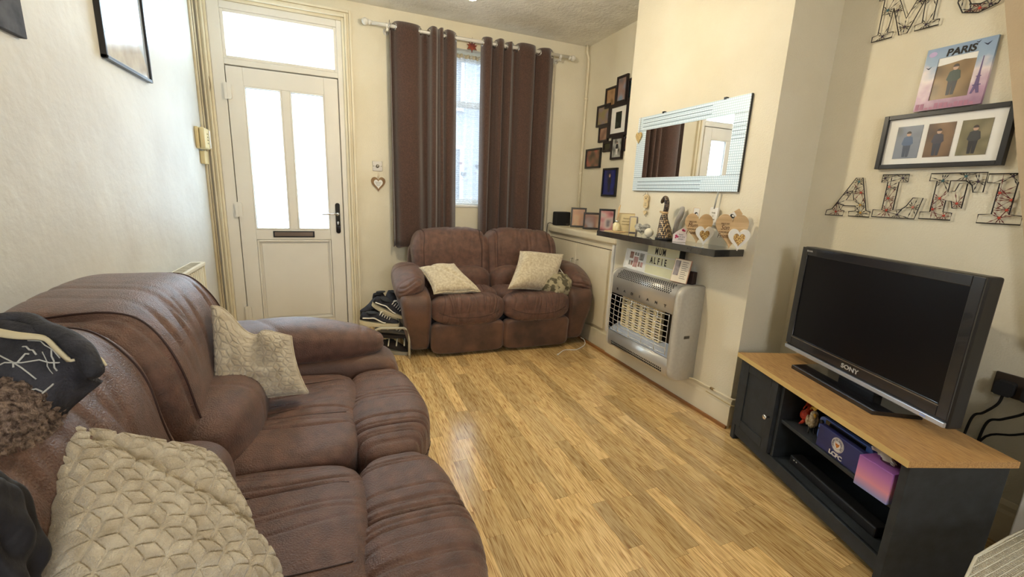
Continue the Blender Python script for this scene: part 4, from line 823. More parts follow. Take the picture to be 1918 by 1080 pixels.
l.new(cbn.outputs[0], br.inputs['Vector']); br.inputs['Color1'].default_value = (0.80, 0.90, 0.96, 1); br.inputs['Color2'].default_value = (0.86, 0.93, 0.97, 1); br.inputs['Mortar'].default_value = (0.50, 0.62, 0.68, 1)
l.new(br.outputs['Color'], p.inputs['Base Color']); p.inputs['Roughness'].default_value = 0.42; p.inputs['Metallic'].default_value = 0.25
my0, my1, mz0, mz1 = 1.70, 2.58, 1.28, 1.765; bd = 0.088
MB().box((CHX-0.012, my0, mz0), (CHX-0.001, my1, mz1)).build('backing', BLACK, mr_)
MB().box((CHX-0.016, my0+bd, mz0+bd), (CHX-0.012, my1-bd, mz1-bd)).build('mirror_glass', MIR, mr_)
for (a0, a1, c0, c1) in ((my0, my1, mz1-bd, mz1), (my0, my1, mz0, mz0+bd), (my0, my0+bd, mz0+bd, mz1-bd), (my1-bd, my1, mz0+bd, mz1-bd)):
    MB().box((CHX-0.0175, a0+0.001, c0+0.001), (CHX-0.012, a1-0.001, c1-0.001)).build('mosaic_border', MOS, mr_)
b = MB(); LN = mat('etched_line', srgb(70, 96, 104), 0.3, 0.5)
for k_ in range(3):
    z = mz1-0.022-0.022*k_; b.box((CHX-0.0182, my0+0.24, z), (CHX-0.0173, my1-0.05, z+0.003)); z = mz0+0.014+0.022*k_; b.box((CHX-0.0182, my0+0.26, z), (CHX-0.0173, my1-0.05, z+0.003))
for k_ in range(5): z = mz0+0.27+0.020*k_; b.box((CHX-0.0182, my0+0.004, z), (CHX-0.0173, my0+bd-0.004, z+0.0025))
b.build('etched_lines', LN, mr_)
b = MB(); [b.box((CHX-0.02, yy-0.008, mz1-0.004), (CHX-0.001, yy+0.008, mz1+0.008)) for yy in (2.34, 1.86)]; b.build('mirror_clips', BLACK, mr_)

# ------------------------------------------------------------------ floating shelf
SX0, SX1, SY0, SY1, SZ = 1.765, CHX-0.001, 1.615, 2.70, 0.987
b = MB(); b.box((SX0, SY0, SZ-0.037), (SX1, SY1, SZ))
tag(b.build('floating_shelf', mat('black_gloss_lacquer', (0.035, 0.034, 0.033, 1), 0.10, coat=0.8), bevel=0.001), 'glossy black floating shelf on the chimney breast under the mirror', 'shelf')
# reed diffuser
p = at(1164, 434, 2, SZ); dfx = thing('reed_diffuser', 'small glass reed diffuser with wooden stick at the window end of the shelf', 'diffuser', (1.86, 2.60, SZ))
Md = Matrix.Translation((1.86, 2.60, SZ)); b = MB(Md); b.lathe([(0.0, 0.001), (0.024, 0.001), (0.026, 0.01), (0.026, 0.05), (0.012, 0.062), (0.012, 0.075), (0, 0.075)], 16); b.build('bottle', mat('cream_glass', srgb(228, 216, 170), 0.15, coat=0.6), dfx)
b = MB(Md); b.lathe([(0.013, 0.062), (0.014, 0.062), (0.014, 0.076), (0.0, 0.0765)], 14); b.build('collar', CHROME, dfx)
b = MB(Md); b.tube([(0, 0, 0.05), (0.01, -0.012, 0.185)], 0.0042, 7); b.tube([(0, 0.004, 0.05), (0.004, -0.006, 0.17)], 0.003, 6); b.build('reed', OAKH, dfx)
b = MB(Matrix.Translation((1.86, 2.60, SZ))); b.lathe([(0.0, 0.0002), (0.0, 0.0)], 6)
trb = MB(); trb.box((1.80, 2.545, SZ), (1.90, 2.66, SZ+0.005)); tag(trb.build('coaster', OAKH, bevel=0.002), 'small wooden coaster under the reed diffuser', 'coaster')
for o_ in [dfx]: o_.location.z = SZ+0.005
dfx.location.z = SZ+0.005
CARD = mat('cream_card', srgb(226, 210, 164), 0.7)
gc = thing('boxed_sign', 'cream box frame with small writing behind the reed diffuser', 'box frame', (1.93, 2.56, SZ))
Mg = facing((1.925, 2.575, SZ+0.066), dx=-0.75, dy=-1, lean=0.06); b = MB(Mg); b.box((-0.055, -0.064, -0.022), (0.055, 0.066, 0)); b.build('box', CARD, gc, bevel=0.002)
for i_, tx in enumerate(('Home is', 'where your', 'story begins')): text(tx, 0.013, Mg @ Matrix.Translation((0, 0.03-0.02*i_, 0.001)), mat('brown_ink', srgb(120, 96, 60), 0.8), gc)
b = MB(Mg); ring = [(-0.055, -0.064), (0.055, -0.064), (0.055, 0.066), (-0.055, 0.066)]
for q in range(4): b.tube([(*ring[q], 0.001), (*ring[(q+1) % 4], 0.001)], 0.002, 5)
b.build('edge', OAKH, gc)
gb = thing('boxed_sign', 'grey-backed box frame leaning behind the cream one on the shelf', 'box frame', (1.945, 2.50, SZ)); Mg = facing((1.945, 2.515, SZ+0.057), dx=-0.9, dy=-1, lean=0.05)
MB(Mg).box((-0.030, -0.056, -0.016), (0.022, 0.058, 0)).build('box', mat('grey_card', srgb(150, 142, 146), 0.7), gb, bevel=0.002); MB(Mg).box((-0.024, -0.05, 0), (0.016, 0.052, 0.001)).build('print', CARD, gb)
# glass ornament
oy_ = at(1202, 437, 0, 1.86).y
gg = thing('glass_ornament', 'small clear and silver lettered glass block beside a white candle on the shelf', 'ornament', (1.86, oy_, SZ)); Mg = facing((1.86, oy_, SZ+0.002), dx=-0.75, dy=-1, lean=0.0)
b = MB(Mg); b.prism([(x*1.0, y+0.040) for x, y in heart(0.10, 0.078)], -0.012, 0.012); b.build('glass_heart', mat('pale_crystal', srgb(214, 214, 206), 0.08, c2=srgb(150, 150, 146), scale=60, coat=1.0), gg, bevel=0.003)
text('Special', 0.024, Mg @ Matrix.Translation((0.008, 0.052, 0.0128)), INK, gg, shear=0.2); text('FRIEND', 0.018, Mg @ Matrix.Translation((0, 0.026, 0.0128)), INK, gg)
cy_ = at(1215, 438, 0, 1.85).y
cd = thing('round_candle', 'round white candle ball next to the patterned figure on the shelf', 'candle', (1.85, cy_, SZ)); b = MB(); b.sphere((1.85, cy_, SZ+0.029), 0.029, 18); b.build('ball', mat('white_wax', srgb(238, 232, 212), 0.4), cd)
b = MB(); b.tube([(1.85, cy_, SZ+0.056), (1.85, cy_, SZ+0.064)], 0.0012, 5); b.build('wick', INK, cd)
# patterned long-necked figure
gx = 1.865; gy = at(1240, 441, 0, gx).y
gf = thing('patterned_figure', 'black and gold patterned long-necked animal figure on the shelf', 'figurine', (gx, gy, SZ))
GPAT = bpy.data.materials.new('black_gold_scales'); n, l = nodes_of(GPAT); p = n['Principled BSDF']; vo = n.new('ShaderNodeTexVoronoi'); vo.inputs['Scale'].default_value = 85; vo.inputs['Randomness'].default_value = 0.25
tc = n.new('ShaderNodeTexCoord'); l.new(tc.outputs['Object'], vo.inputs['Vector']); rp = n.new('ShaderNodeValToRGB'); rp.color_ramp.interpolation = 'CONSTANT'; rp.color_ramp.elements[0].color = (0.02, 0.012, 0.010, 1); rp.color_ramp.elements[1].position = 0.54; rp.color_ramp.elements[1].color = (0.50, 0.36, 0.20, 1)
l.new(vo.outputs['Distance'], rp.inputs['Fac']); l.new(rp.outputs[0], p.inputs['Base Color']); p.inputs['Roughness'].default_value = 0.35
def neck(profile, m, name, parent, k=18, sq=0.8):
    """profile: (y, z, radius) along the spine in the wall-parallel plane"""
    sp = cr([(gx, y, SZ+(z-SZ)*1.27) for y, z, r in profile], 6); rr = cr([(r, 0, 0) for y, z, r in profile], 6)
    return MB().tube(sp, [max(0.001, v.x) for v in rr], k).build(name, m, parent)
neck([(gy-0.022, SZ+0.004, 0.052), (gy-0.02, SZ+0.02, 0.047), (gy-0.010, SZ+0.06, 0.036), (gy+0.000, SZ+0.095, 0.025), (gy-0.004, SZ+0.125, 0.016)], GPAT, 'body', gf)
neck([(gy-0.004, SZ+0.125, 0.015), (gy-0.012, SZ+0.155, 0.015), (gy-0.008, SZ+0.180, 0.015), (gy+0.006, SZ+0.196, 0.014), (gy+0.022, SZ+0.190, 0.012), (gy+0.032, SZ+0.178, 0.011), (gy+0.036, SZ+0.170, 0.005)], mat('dark_figure_resin', (0.03, 0.02, 0.018, 1), 0.3, c2=(0.3, 0.2, 0.1, 1), scale=160, lo=0.55, hi=0.6), 'neck', gf)
b = MB(); b.tube([(gx, gy-0.004, SZ+0.155), (gx, gy-0.005, SZ+0.168)], 0.0185, 14); b.sphere((gx-0.012, gy+0.014, SZ+0.163), 0.007, 8, (0.6, 1.6, 1)); b.sphere((gx-0.012, gy+0.026, SZ+0.165), 0.005, 8, (0.6, 1.4, 1.2)); b.build('collar_bow', OAKH, gf)
b = MB(); b.lathe([(0.054, 0), (0.056, 0.006), (0.050, 0.012), (0, 0.012)], 20, c=(gx, gy-0.022, SZ)); b.build('foot', BLACK, gf)
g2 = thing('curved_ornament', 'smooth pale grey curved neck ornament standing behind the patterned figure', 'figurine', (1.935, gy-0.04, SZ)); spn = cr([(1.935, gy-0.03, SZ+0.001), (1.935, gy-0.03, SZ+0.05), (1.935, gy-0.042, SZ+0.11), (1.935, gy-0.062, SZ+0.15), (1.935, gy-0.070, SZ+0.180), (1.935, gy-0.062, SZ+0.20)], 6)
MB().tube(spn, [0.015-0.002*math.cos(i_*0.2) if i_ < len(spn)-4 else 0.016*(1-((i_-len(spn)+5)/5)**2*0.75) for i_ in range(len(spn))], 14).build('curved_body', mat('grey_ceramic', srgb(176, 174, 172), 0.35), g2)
# pink plaque
ky = at(1272, 447, 0, 1.84).y
pk = thing('heart_plaque', 'small white acrylic plaque with pink flowers on the shelf', 'plaque', (1.84, ky, SZ)); Mp = facing((1.84, ky, SZ+0.001), dx=-0.85, dy=-1, lean=0.05)
b = MB(Mp); b.prism([(-0.036, 0), (0.036, 0), (0.040, 0.045), (0.034, 0.078), (0.018, 0.086), (0.0, 0.074), (-0.02, 0.058), (-0.036, 0.042)], -0.004, 0.004); b.build('plate', mat('pale_acrylic', srgb(232, 222, 222), 0.1, coat=0.5), pk, bevel=0.001)
b = MB(Mp); [b.sphere((x_, y_, 0.005), r_, 8, (1, 1, 0.3)) for x_, y_, r_ in ((-0.018, 0.036, 0.007), (-0.010, 0.03, 0.006), (-0.02, 0.025, 0.005), (0.016, 0.07, 0.007), (0.024, 0.066, 0.005))]; b.build('flowers', mat('pink_petals', srgb(190, 50, 100), 0.6), pk)
for i_, tx in enumerate(('Sister', 'thank you', 'always')): text(tx, 0.011, Mp @ Matrix.Translation((0.008, 0.044-0.013*i_, 0.0045)), INK, pk)
# double hearts
def double_heart(label, y, s, word, px=1.87):
    t = thing('double_heart_ornament', label, 'ornament', (px, y, SZ), group='double wooden hearts on the shelf'); M = facing((px, y, SZ+0.0), dx=-0.88, dy=-1, lean=0.0)
    hw, hht = 0.142*s, 0.166*s
    b = MB(M @ Matrix.Translation((-0.012, hht*0.53, 0))); b.prism(heart(hw, hht, 56), -0.014, 0.012); b.build('large_heart', OAKH, t, bevel=0.002)
    Mw2 = M @ Matrix.Translation((0.022*s, 0.052*s, 0)); b = MB(Mw2); b.prism(heart(0.092*s, 0.104*s, 48), 0.012, 0.042); b.build('small_heart', WHITE, t, bevel=0.002, label='thick white painted heart')
    b = MB(Mw2); b.prism(heart(0.050*s, 0.062*s, 40), 0.042, 0.0432); b.build('gold_inset', GOLD, t, label='inset of gold lattice')
    BR = mat('burnt_lettering', srgb(96, 64, 36), 0.8)
    for tx, sz, dy_, sh in (('FIRST MY', 0.0125, 0.112, 0), (word, 0.033, 0.094, 0.3), ('FOREVER MY', 0.0115, 0.072, 0), ('Friend', 0.031, 0.054, 0.3)):
        text(tx, sz*s, M @ Matrix.Translation((-0.042*s, (dy_+0.012)*s, 0.0128)), BR, t, shear=sh, sx=0.75)
    return t
double_heart('double heart ornament on the shelf reading Mum, wooden heart behind a white one', at(1308, 455, 0, 1.87).y, 1.0, 'Mum')
double_heart('double heart ornament at the shelf end reading Son, wooden heart behind a white one', at(1370, 461, 0, 1.87).y, 1.05, 'Son')
PM_ = photo_mat('ink_portrait', [(30, 28, 28), (230, 225, 215)], 60, 20)
for nm_, lab, y, z, ang, pr in (('wooden_block', 'small upright wooden photo block standing on the Mum heart', at(1305, 390, 0, 1.885).y, SZ+0.170, 0.05, True), ('wooden_block', 'small tilted wooden photo block resting on the Son heart', at(1372, 400, 0, 1.885).y, SZ+0.168, -0.60, True)):
    M = facing((1.885, y, z), dx=-0.88, dy=-1) @ Matrix.Rotation(-ang, 4, 'Z'); t = thing(nm_, lab, 'block', (1.885, y, z-0.02))
    b = MB(M); b.box((-0.017, -0.028, -0.012), (0.017, 0.030, 0.010)) if ang > 0 else b.box((-0.024, -0.016, -0.012), (0.046, 0.018, 0.010)); b.build('block', OAKH, t, bevel=0.001)
    b = MB(M); b.box((-0.015, -0.026, 0.010), (0.015, 0.028, 0.0112)) if ang > 0 else b.box((-0.022, -0.015, 0.010), (0.018, 0.017, 0.0112)); b.build('white_face', WHITE, t)
    b = MB(M); cyy = -0.006 if ang > 0 else 0.001; b.prism([(0.009*math.cos(q), cyy+0.012*math.sin(q)) for q in [2*PI*i_/20 for i_ in range(20)]], 0.0112, 0.012); b.build('portrait', INK, t)
    b = MB(M); b.prism([(0.003+0.0045*math.cos(q), cyy-0.001+0.006*math.sin(q)) for q in [2*PI*i_/16 for i_ in range(16)]], 0.012, 0.0124); b.build('portrait_highlight', WHITE, t)
# hanging things on the mirror
hg = thing('hanging_heart', 'tiny gold patterned heart hanging on the left edge of the mirror', 'ornament', (CHX-0.02, 2.555, 1.60)); M = frame_m((CHX-0.022, 2.555, 1.632), (-1, 0, 0))
MB(M).prism(heart(0.062, 0.075), 0, 0.006).build('heart', mat('gilt_heart', srgb(214, 190, 130), 0.5, c2=srgb(150, 120, 70), scale=120), hg, bevel=0.001)
MB(M).tube([(0, 0.03, 0.003), (-0.004, 0.09, 0.002), (0.0, 0.135, 0.0)], 0.0025, 5).build('ribbon', WHITE, hg)
ow = thing('owl_plaque', 'small pale wooden owl plaque with a heart drop hanging below the mirror', 'ornament', (CHX-0.01, 2.42, 1.12)); M = frame_m((CHX-0.012, 2.42, 1.21), (-1, 0, 0)); PW = mat('pale_ply', srgb(232, 214, 170), 0.6, c2=srgb(206, 180, 130), scale=20)
MB(M).prism([(-0.022, 0.038), (-0.010, 0.046), (0.010, 0.046), (0.022, 0.038), (0.024, 0.012), (0.016, 0.0), (0.022, -0.02), (0.020, -0.040), (0.004, -0.048), (-0.018, -0.040), (-0.024, -0.018), (-0.018, 0.0), (-0.024, 0.014)], 0, 0.006).build('owl', PW, ow, bevel=0.001)
MB(M).prism([(x, y-0.078) for x, y in heart(0.032, 0.032)], 0, 0.006).build('drop_heart', PW, ow, bevel=0.001)
b = MB(M); b.prism([(x, y+0.018) for x, y in heart(0.010, 0.010)], 0.006, 0.007); b.box((-0.013, 0.028, 0.006), (-0.007, 0.032, 0.007)); b.box((0.007, 0.028, 0.006), (0.013, 0.032, 0.007)); [b.box((-0.012, -0.012-0.008*k_, 0.006), (0.012, -0.010-0.008*k_, 0.0066)) for k_ in range(3)]; b.build('painted_marks', INK, ow)
b = MB(M); b.tube(cr([(-0.012, 0.044, 0.004), (-0.006, 0.062, 0.006), (0.0, 0.068, 0.006), (0.008, 0.06, 0.006), (0.012, 0.044, 0.004)], 4), 0.001, 5); b.tube([(-0.012, 0.050, 0.006), (-0.035, 0.036, 0.006)], 0.001, 5); b.tube([(0.0, -0.046, 0.003), (0.0, -0.064, 0.003)], 0.001, 5); b.build('twine', mat('jute', srgb(120, 96, 60), 0.9), ow)
tg = thing('hanging_tag', 'white wooden tag on a grey ribbon hanging from the mirror above the hearts', 'tag', (CHX-0.01, 1.83, 1.095)); M = frame_m((CHX-0.012, 1.828, 1.145), (-1, 0, 0)) @ Matrix.Rotation(-0.05, 4, 'Z')
MB(M).box((-0.027, -0.048, 0), (0.027, 0.048, 0.012)).build('tag_board', WHITE, tg, bevel=0.001)
for i_, tx in enumerate(('Family', 'is', 'forever')): text(tx, 0.010, M @ Matrix.Translation((0, 0.02-0.018*i_, 0.0122)), GREYLINE, tg)
MB(M).tube([(0.0, 0.042, 0.013), (0.002, 0.09, 0.012), (0.004, 0.135, 0.008)], 0.0045, 6).build('ribbon', mat('grey_ribbon', srgb(176, 176, 168), 0.6), tg)

# ------------------------------------------------------------------ gas heater
ht = thing('gas_heater', 'silver radiant gas heater fixed to the chimney breast', 'heater', (CHX, 2.165, 0.155))
HX = 1.785; HY0, HY1 = 1.83, 2.515; HZ0, HZ1 = 0.165, 0.745
def hprof(x0, x1, z0, z1, rt, rbm, inset=0.0):
    """side profile (x, z) from the wall round the front and back to the wall"""
    pts = [(x1, z1-inset)]
    for i_ in range(9): q = math.radians(90+90*i_/8); pts.append((x0+rt+rt*math.cos(q), z1-inset-rt*0.75+rt*0.75*math.sin(q)))
    for i_ in range(9): q = math.radians(180+90*i_/8); pts.append((x0+rbm+rbm*math.cos(q), z0+inset+rbm+rbm*math.sin(q)))
    pts.append((x1, z0+inset)); return pts
XZY = Matrix(((1, 0, 0, 0), (0, 0, 1, 0), (0, 1, 0, 0), (0, 0, 0, 1)))   # (x, z, y) -> world
for (ya, yb_) in ((HY0, HY0+0.035), (HY1-0.035, HY1)):
    pr = hprof(HX, CHX-0.002, HZ0, HZ1, 0.075, 0.06); rings = []
    s0 = (ya == HY0)
    for k_, (f_, sc) in enumerate(((0.0, 0.86), (0.15, 0.94), (0.45, 0.985), (1.0, 1.0))) if s0 else enumerate(((0.0, 1.0), (0.55, 0.985), (0.85, 0.94), (1.0, 0.86))):
        cx_, cz_ = CHX, (HZ0+HZ1)/2; yy = ya+(yb_-ya)*f_; rings.append([(cx_+(x-cx_)*(sc if x < CHX-0.01 else 1), yy, cz_+(z-cz_)*(sc*0.15+0.85 if True else 1)) for x, z in pr])
    b = MB(); b.loft(rings); b.build('side_cheek', mat('satin_side', (0.56, 0.535, 0.47, 1), 0.5, 0.15, c2=(0.52, 0.49, 0.43, 1), scale=60), ht)
# curved top and bottom skins between the cheeks, front opening left clear
OZ0, OZ1, OY0, OY1 = 0.300, 0.573, HY0+0.045, HY1-0.035
pr = hprof(HX+0.004, CHX-0.002, HZ0+0.004, HZ1-0.004, 0.075, 0.06)
top = [q for q in pr[:10]]+[(HX+0.004, OZ1)]; bot = [(HX+0.004, OZ0)]+[q for q in pr[10:]]
def skin(pl, nm):
    G = np.zeros((len(pl), 2, 3))
    for i_, (x, z) in enumerate(pl): G[i_, 0] = (x, HY0+0.030, z); G[i_, 1] = (x, HY1-0.030, z)
    return MB().grid(G).build(nm, SILVER, ht, solid=0.003)
skin(top, 'hood'); skin(bot, 'lower_panel')
b = MB(); b.box((HX+0.003, HY0+0.03, OZ0), (HX+0.008, OY0, OZ1)); b.box((HX+0.003, OY1, OZ0), (HX+0.008, HY1-0.03, OZ1)); b.build('front_stile', SILVER, ht)
b = MB(); b.box((HX+0.10, OY0, OZ0-0.02), (HX+0.108, OY1, OZ1+0.03)); b.box((HX+0.006, OY0-0.004, OZ0), (HX+0.11, OY0, OZ1)); b.box((HX+0.006, OY1, OZ0), (HX+0.11, OY1+0.004, OZ1)); b.box((HX+0.02, OY0, OZ1+0.001), (HX+0.11, OY1, OZ1+0.006)); b.build('fire_box', mat('fire_box_dark', srgb(52, 48, 46), 0.35, 0.7), ht)
b = MB(); b.prism([(HX+0.006, OZ0), (HX+0.10, OZ0+0.05), (HX+0.10, OZ0+0.045), (HX+0.006, OZ0-0.004)], OY0, OY1) if False else b.add([(HX+0.006, OY0, OZ0+0.002), (HX+0.006, OY1, OZ0+0.002), (HX+0.095, OY1, OZ0+0.05), (HX+0.095, OY0, OZ0+0.05)], [(0, 1, 2, 3)]); b.build('reflector_tray', mat('polished_reflector', (0.66, 0.72, 0.84, 1), 0.30, 0.35, c2=(0.60, 0.67, 0.82, 1), scale=14), ht, solid=0.002)
# ceramic plaques with slots
CER = mat('cream_ceramic', srgb(242, 228, 190), 0.8)
PXX = HX+0.068; py0, py1, pz0, pz1 = at(1240, 600, 0, PXX).y, at(1165, 580, 0, PXX).y, at(1200, 625, 0, PXX).z, 0.563; nc = 6; cw = (py1-py0)/nc
for k_ in range(nc):
    b = MB(); ya = py0+cw*k_; yb_ = ya+cw-0.003; x0 = HX+0.062; b.box((x0+0.012, ya, pz0), (x0+0.022, yb_, pz1)); b.box((x0, ya, pz0), (x0+0.012, ya+0.010, pz1)); b.box((x0, yb_-0.010, pz0), (x0+0.012, yb_, pz1))
    b.build('radiant_plaque', CER, ht); pl_ = ht.children[-1]
    b = MB(); ns = 13; b2 = MB()
    for q in range(ns+1): z = pz0+(pz1-pz0)*q/ns; b.box((x0+0.001, ya+0.009, z-0.0034), (x0+0.012, yb_-0.009, z+0.0034))
    b.build('plaque_bars', CER, pl_)
    MB().box((x0+0.0105, ya+0.010, pz0), (x0+0.0122, yb_-0.010, pz1)).build('slot_shadow', mat('painted_slot_shade', srgb(40, 30, 24), 0.9), pl_)  # dark sheet behind the bars stands in for shade inside the slots
# wire guard
b = MB(); GW = mat('guard_wire', (0.78, 0.76, 0.72, 1), 0.25, 0.5)
def gpt(y, z):
    u = (y-OY0)/(OY1-OY0); v = (z-OZ0)/(OZ1-OZ0); bul = min(1, 5*min(u, 1-u))
    return (HX-0.002-0.022*bul**0.5*(0.6+0.4*math.sin(PI*min(max(v, 0), 1))), y, z)
wires = []
for k_ in range(8): z = OZ0+0.028+(OZ1-OZ0-0.035)*k_/7; wires.append([gpt(OY0+0.012+(OY1-OY0-0.024)*q/16, z) for q in range(17)])
for yy in (OY0+0.012, OY0+0.10, OY0+0.22, OY0+0.35, OY0+0.47, OY1-0.075, OY1-0.012): wires.append([gpt(yy, OZ0+0.02+(OZ1-OZ0-0.022)*q/8) for q in range(9)])
for wv_ in wires: MB().tube(wv_, 0.0021, 6).build('guard_wire', GW, ht)
# perforations
b = MB()
def on_top(u):
    """arc length position down the hood profile -> point, normal"""
    pl = [Vector((x, z)) for x, z in top]; acc = 0
    for a_, c_ in zip(pl[:-1], pl[1:]):
        L_ = (c_-a_).length
        if acc+L_ >= u: d_ = (c_-a_)/L_; return a_+d_*(u-acc), Vector((-abs(d_.y), abs(d_.x)))
        acc += L_
    return pl[-1], Vector((-1, 0))
for r_ in range(7):
    for c_ in range(30):
        yy = HY1-0.085-0.0175*c_-(0.00875 if r_ % 2 else 0); p_, nn = on_top(0.130+0.0115*r_); M = frame_m((p_.x+nn.x*0.0018, yy, p_.y+nn.y*0.0018), (nn.x, 0, nn.y))
        bb = MB(M); bb.prism([(0.0050*math.cos(q), 0.0056*math.sin(q)) for q in [2*PI*i_/8 for i_ in range(8)]], 0, 0.0006); b.v += []
        o_ = len(b.v); b.v += bb.v; b.f += [tuple(i_+o_ for i_ in f_) for f_ in bb.f]; b.sm += bb.sm
b.build('vent_holes', BLACKM, ht, kind='stuff')
b = MB()
for r_ in range(2):
    for c_ in range(32):
        yy = HY1-0.09-0.0165*c_; z = 0.222-0.016*r_; b.box((HX+0.0015 if r_ == 0 else HX+0.003, yy, z-0.0045), (HX+0.012, yy+0.009, z+0.0045))
b.build('lower_slots', BLACKM, ht, kind='stuff')
for i_, ch in enumerate('RADIANT'):
    yy = 2.415+(1.94-2.415)*i_/6; text(ch, 0.023, frame_m((HX+0.0015, yy, 0.608), (-1, 0, 0)), INK, ht, sx=1.3, bold=0.0008)
b = MB(frame_m((1.875, HY0+0.002, 0.44), (0, -1, 0))); b.prism(rrect(-0.022, -0.010, 0.022, 0.010, 0.004), 0, 0.003); bdg = b.build('badge', STEEL, ht, bevel=0.001)
b = MB(frame_m((1.875, HY0+0.002, 0.44), (0, -1, 0))); b.prism(rrect(-0.019, -0.0075, 0.019, 0.0075, 0.003), 0.003, 0.0036); b.build('badge_inlay', mat('badge_grey', srgb(70, 64, 56), 0.5), bdg)
# gas tap and pipework
gv = thing('gas_tap', 'small brass gas tap on the skirting left of the heater', 'tap', (CHX-0.03, 2.60, 0.155)); BRS = mat('old_brass', (0.35, 0.25, 0.12, 1), 0.4, 0.9)
b = MB(); b.tube([(CHX-0.018, 2.60, 0.165), (CHX-0.05, 2.60, 0.165)], 0.009, 8); b.tube([(CHX-0.045, 2.60, 0.15), (CHX-0.045, 2.60, 0.19)], 0.007, 8); b.build('valve', BRS, gv); b = MB(); b.box((CHX-0.062, 2.592, 0.185), (CHX-0.028, 2.608, 0.193)); b.build('lever', BLACK, gv, bevel=0.002)
b = MB(); b.tube(cr([(CHX-0.030, 1.86, 0.165), (CHX-0.030, 1.80, 0.185), (CHX-0.026, 1.72, 0.183), (CHX-0.026, 1.60, 0.182), (CHX-0.020, 1.525, 0.180), (CHX+0.06, 1.525, 0.178)], 6), 0.0045, 7); pc = b.build('gas_pipe', GLOSSW); tag(pc, 'thin painted gas pipe along the skirting right of the heater', 'pipe')
b = MB(); b.tube([(CHX-0.026, 1.672, 0.183), (CHX-0.026, 1.650, 0.183)], 0.008, 8); b.build('coupling', BRS, pc)
b = MB(); b.tube(cr([(CHX-0.026, 1.70, 0.150), (CHX-0.026, 1.60, 0.148), (CHX-0.022, 1.52, 0.146), (CHX+0.05, 1.52, 0.144)], 5), 0.003, 6); tag(b.build('low_cable', mat('cream_cable', srgb(190, 170, 120), 0.6)), 'thin cream cable under the gas pipe on the chimney skirting', 'cable')

# things standing on the heater
HTZ = 0.742
mf = frame_m((1.925, 2.412, 0.808), (-1, -0.02, 0.16)); a = 0.124; c = 0.072
C5 = [photo_mat('mini_a', [(90, 50, 50), (200, 160, 140), (60, 50, 60)], 40, 21), photo_mat('mini_b', [(60, 60, 70), (180, 180, 170), (90, 80, 70)], 40, 22), photo_mat('mini_c', [(170, 90, 90), (220, 180, 170), (70, 50, 50)], 34, 23)]
slots = [(-0.098, 0.006, -0.060, 0.052, C5[0]), (-0.050, 0.030, -0.032, 0.052, C5[1]), (-0.026, 0.030, -0.006, 0.052, C5[1]), (0.002, 0.004, 0.046, 0.052, C5[1]), (-0.098, -0.042, -0.080, -0.010, C5[1]), (-0.074, -0.042, -0.056, -0.010, C5[0]), (-0.050, -0.050, -0.006, 0.022, C5[2]), (0.002, -0.042, 0.020, -0.008, C5[0]), (0.026, -0.042, 0.048, -0.008, C5[2])]
slots = [(x0+0.025, y0, x1+0.025, y1, m_) for x0, y0, x1, y1, m_ in slots]
pframe('photo_collage', 'white multi-picture frame standing on the heater', mf, a*2-0.01, c*2-0.006, 0.012, WHITE, WHITE, 0.014, mount=slots)
lb = thing('light_box', 'cream letter light box reading MUM ALFIE standing on the heater', 'light box', (1.93, 2.145, HTZ)); Ml = frame_m((1.905, 2.147, 0.835), (-1, 0, 0.06)); LBX = mat('light_box_panel', srgb(222, 220, 184), 0.5)
MB(Ml).box((-0.147, -0.095, -0.045), (0.147, 0.10, -0.001)).build('case', BLACK, lb, bevel=0.004)
for k_ in range(3): MB(Ml).box((-0.143, -0.090+0.063*k_, -0.001), (0.143, -0.031+0.063*k_, 0.002)).build('panel', LBX, lb)
for k_ in range(4): MB(Ml).box((-0.145, -0.0945+0.063*k_, 0), (0.145, -0.0895+0.063*k_, 0.006)).build('rail', WHITE, lb, bevel=0.001)
for k_, (s_, xs, sc) in enumerate((('MUM', (-0.048, -0.012, 0.022), 0.060), ('ALFIE', (-0.085, -0.052, -0.018, 0.014, 0.046), 0.060))):
    for ch, x_ in zip(s_, xs): text(ch, sc, Ml @ Matrix.Translation((x_-0.006, 0.062-0.063*k_, 0.0035)), INK, lb, name='letter_tile', sx=0.62, bold=0.0008)
phb = thing('photo_plaque', 'small portrait photo plaque with lines of writing leaning on the light box', 'photo plaque', (1.87, 1.95, HTZ)); Mq = frame_m((1.875, 1.942, HTZ+0.075), (-1, -0.35, 0.22)) @ Matrix.Rotation(-0.05, 4, 'Z')
MB(Mq).box((-0.052, -0.070, -0.010), (0.052, 0.070, 0)).build('board', mat('blush_wood', srgb(206, 160, 130), 0.6), phb, bevel=0.002)
MB(Mq).box((-0.049, -0.067, 0), (0.049, 0.067, 0.001)).build('face', mat('cream_face', srgb(238, 226, 204), 0.5), phb); MB(Mq).box((-0.044, -0.030, 0.001), (-0.012, 0.060, 0.0018)).build('photo', photo_mat('snap_white_dress', [(50, 44, 44), (190, 180, 180), (110, 100, 100)], 36, 25), phb)
b = MB(Mq); [b.box((0.0, 0.052-0.012*k_, 0.001), (0.036-0.006*(k_ % 2), 0.0545-0.012*k_, 0.0016)) for k_ in range(9)]; b.build('written_lines', INK, phb)
bk = MB(Matrix.Translation((1.925, 1.93, HTZ)) @ Matrix.Rotation(0.3, 4, 'Z')); bk.box((-0.02, -0.045, 0), (0.02, 0.035, 0.075)); tag(bk.build('dark_box', mat('dark_brown_card', srgb(46, 28, 24), 0.6), bevel=0.004), 'small dark box behind the photo plaque on the heater', 'box')

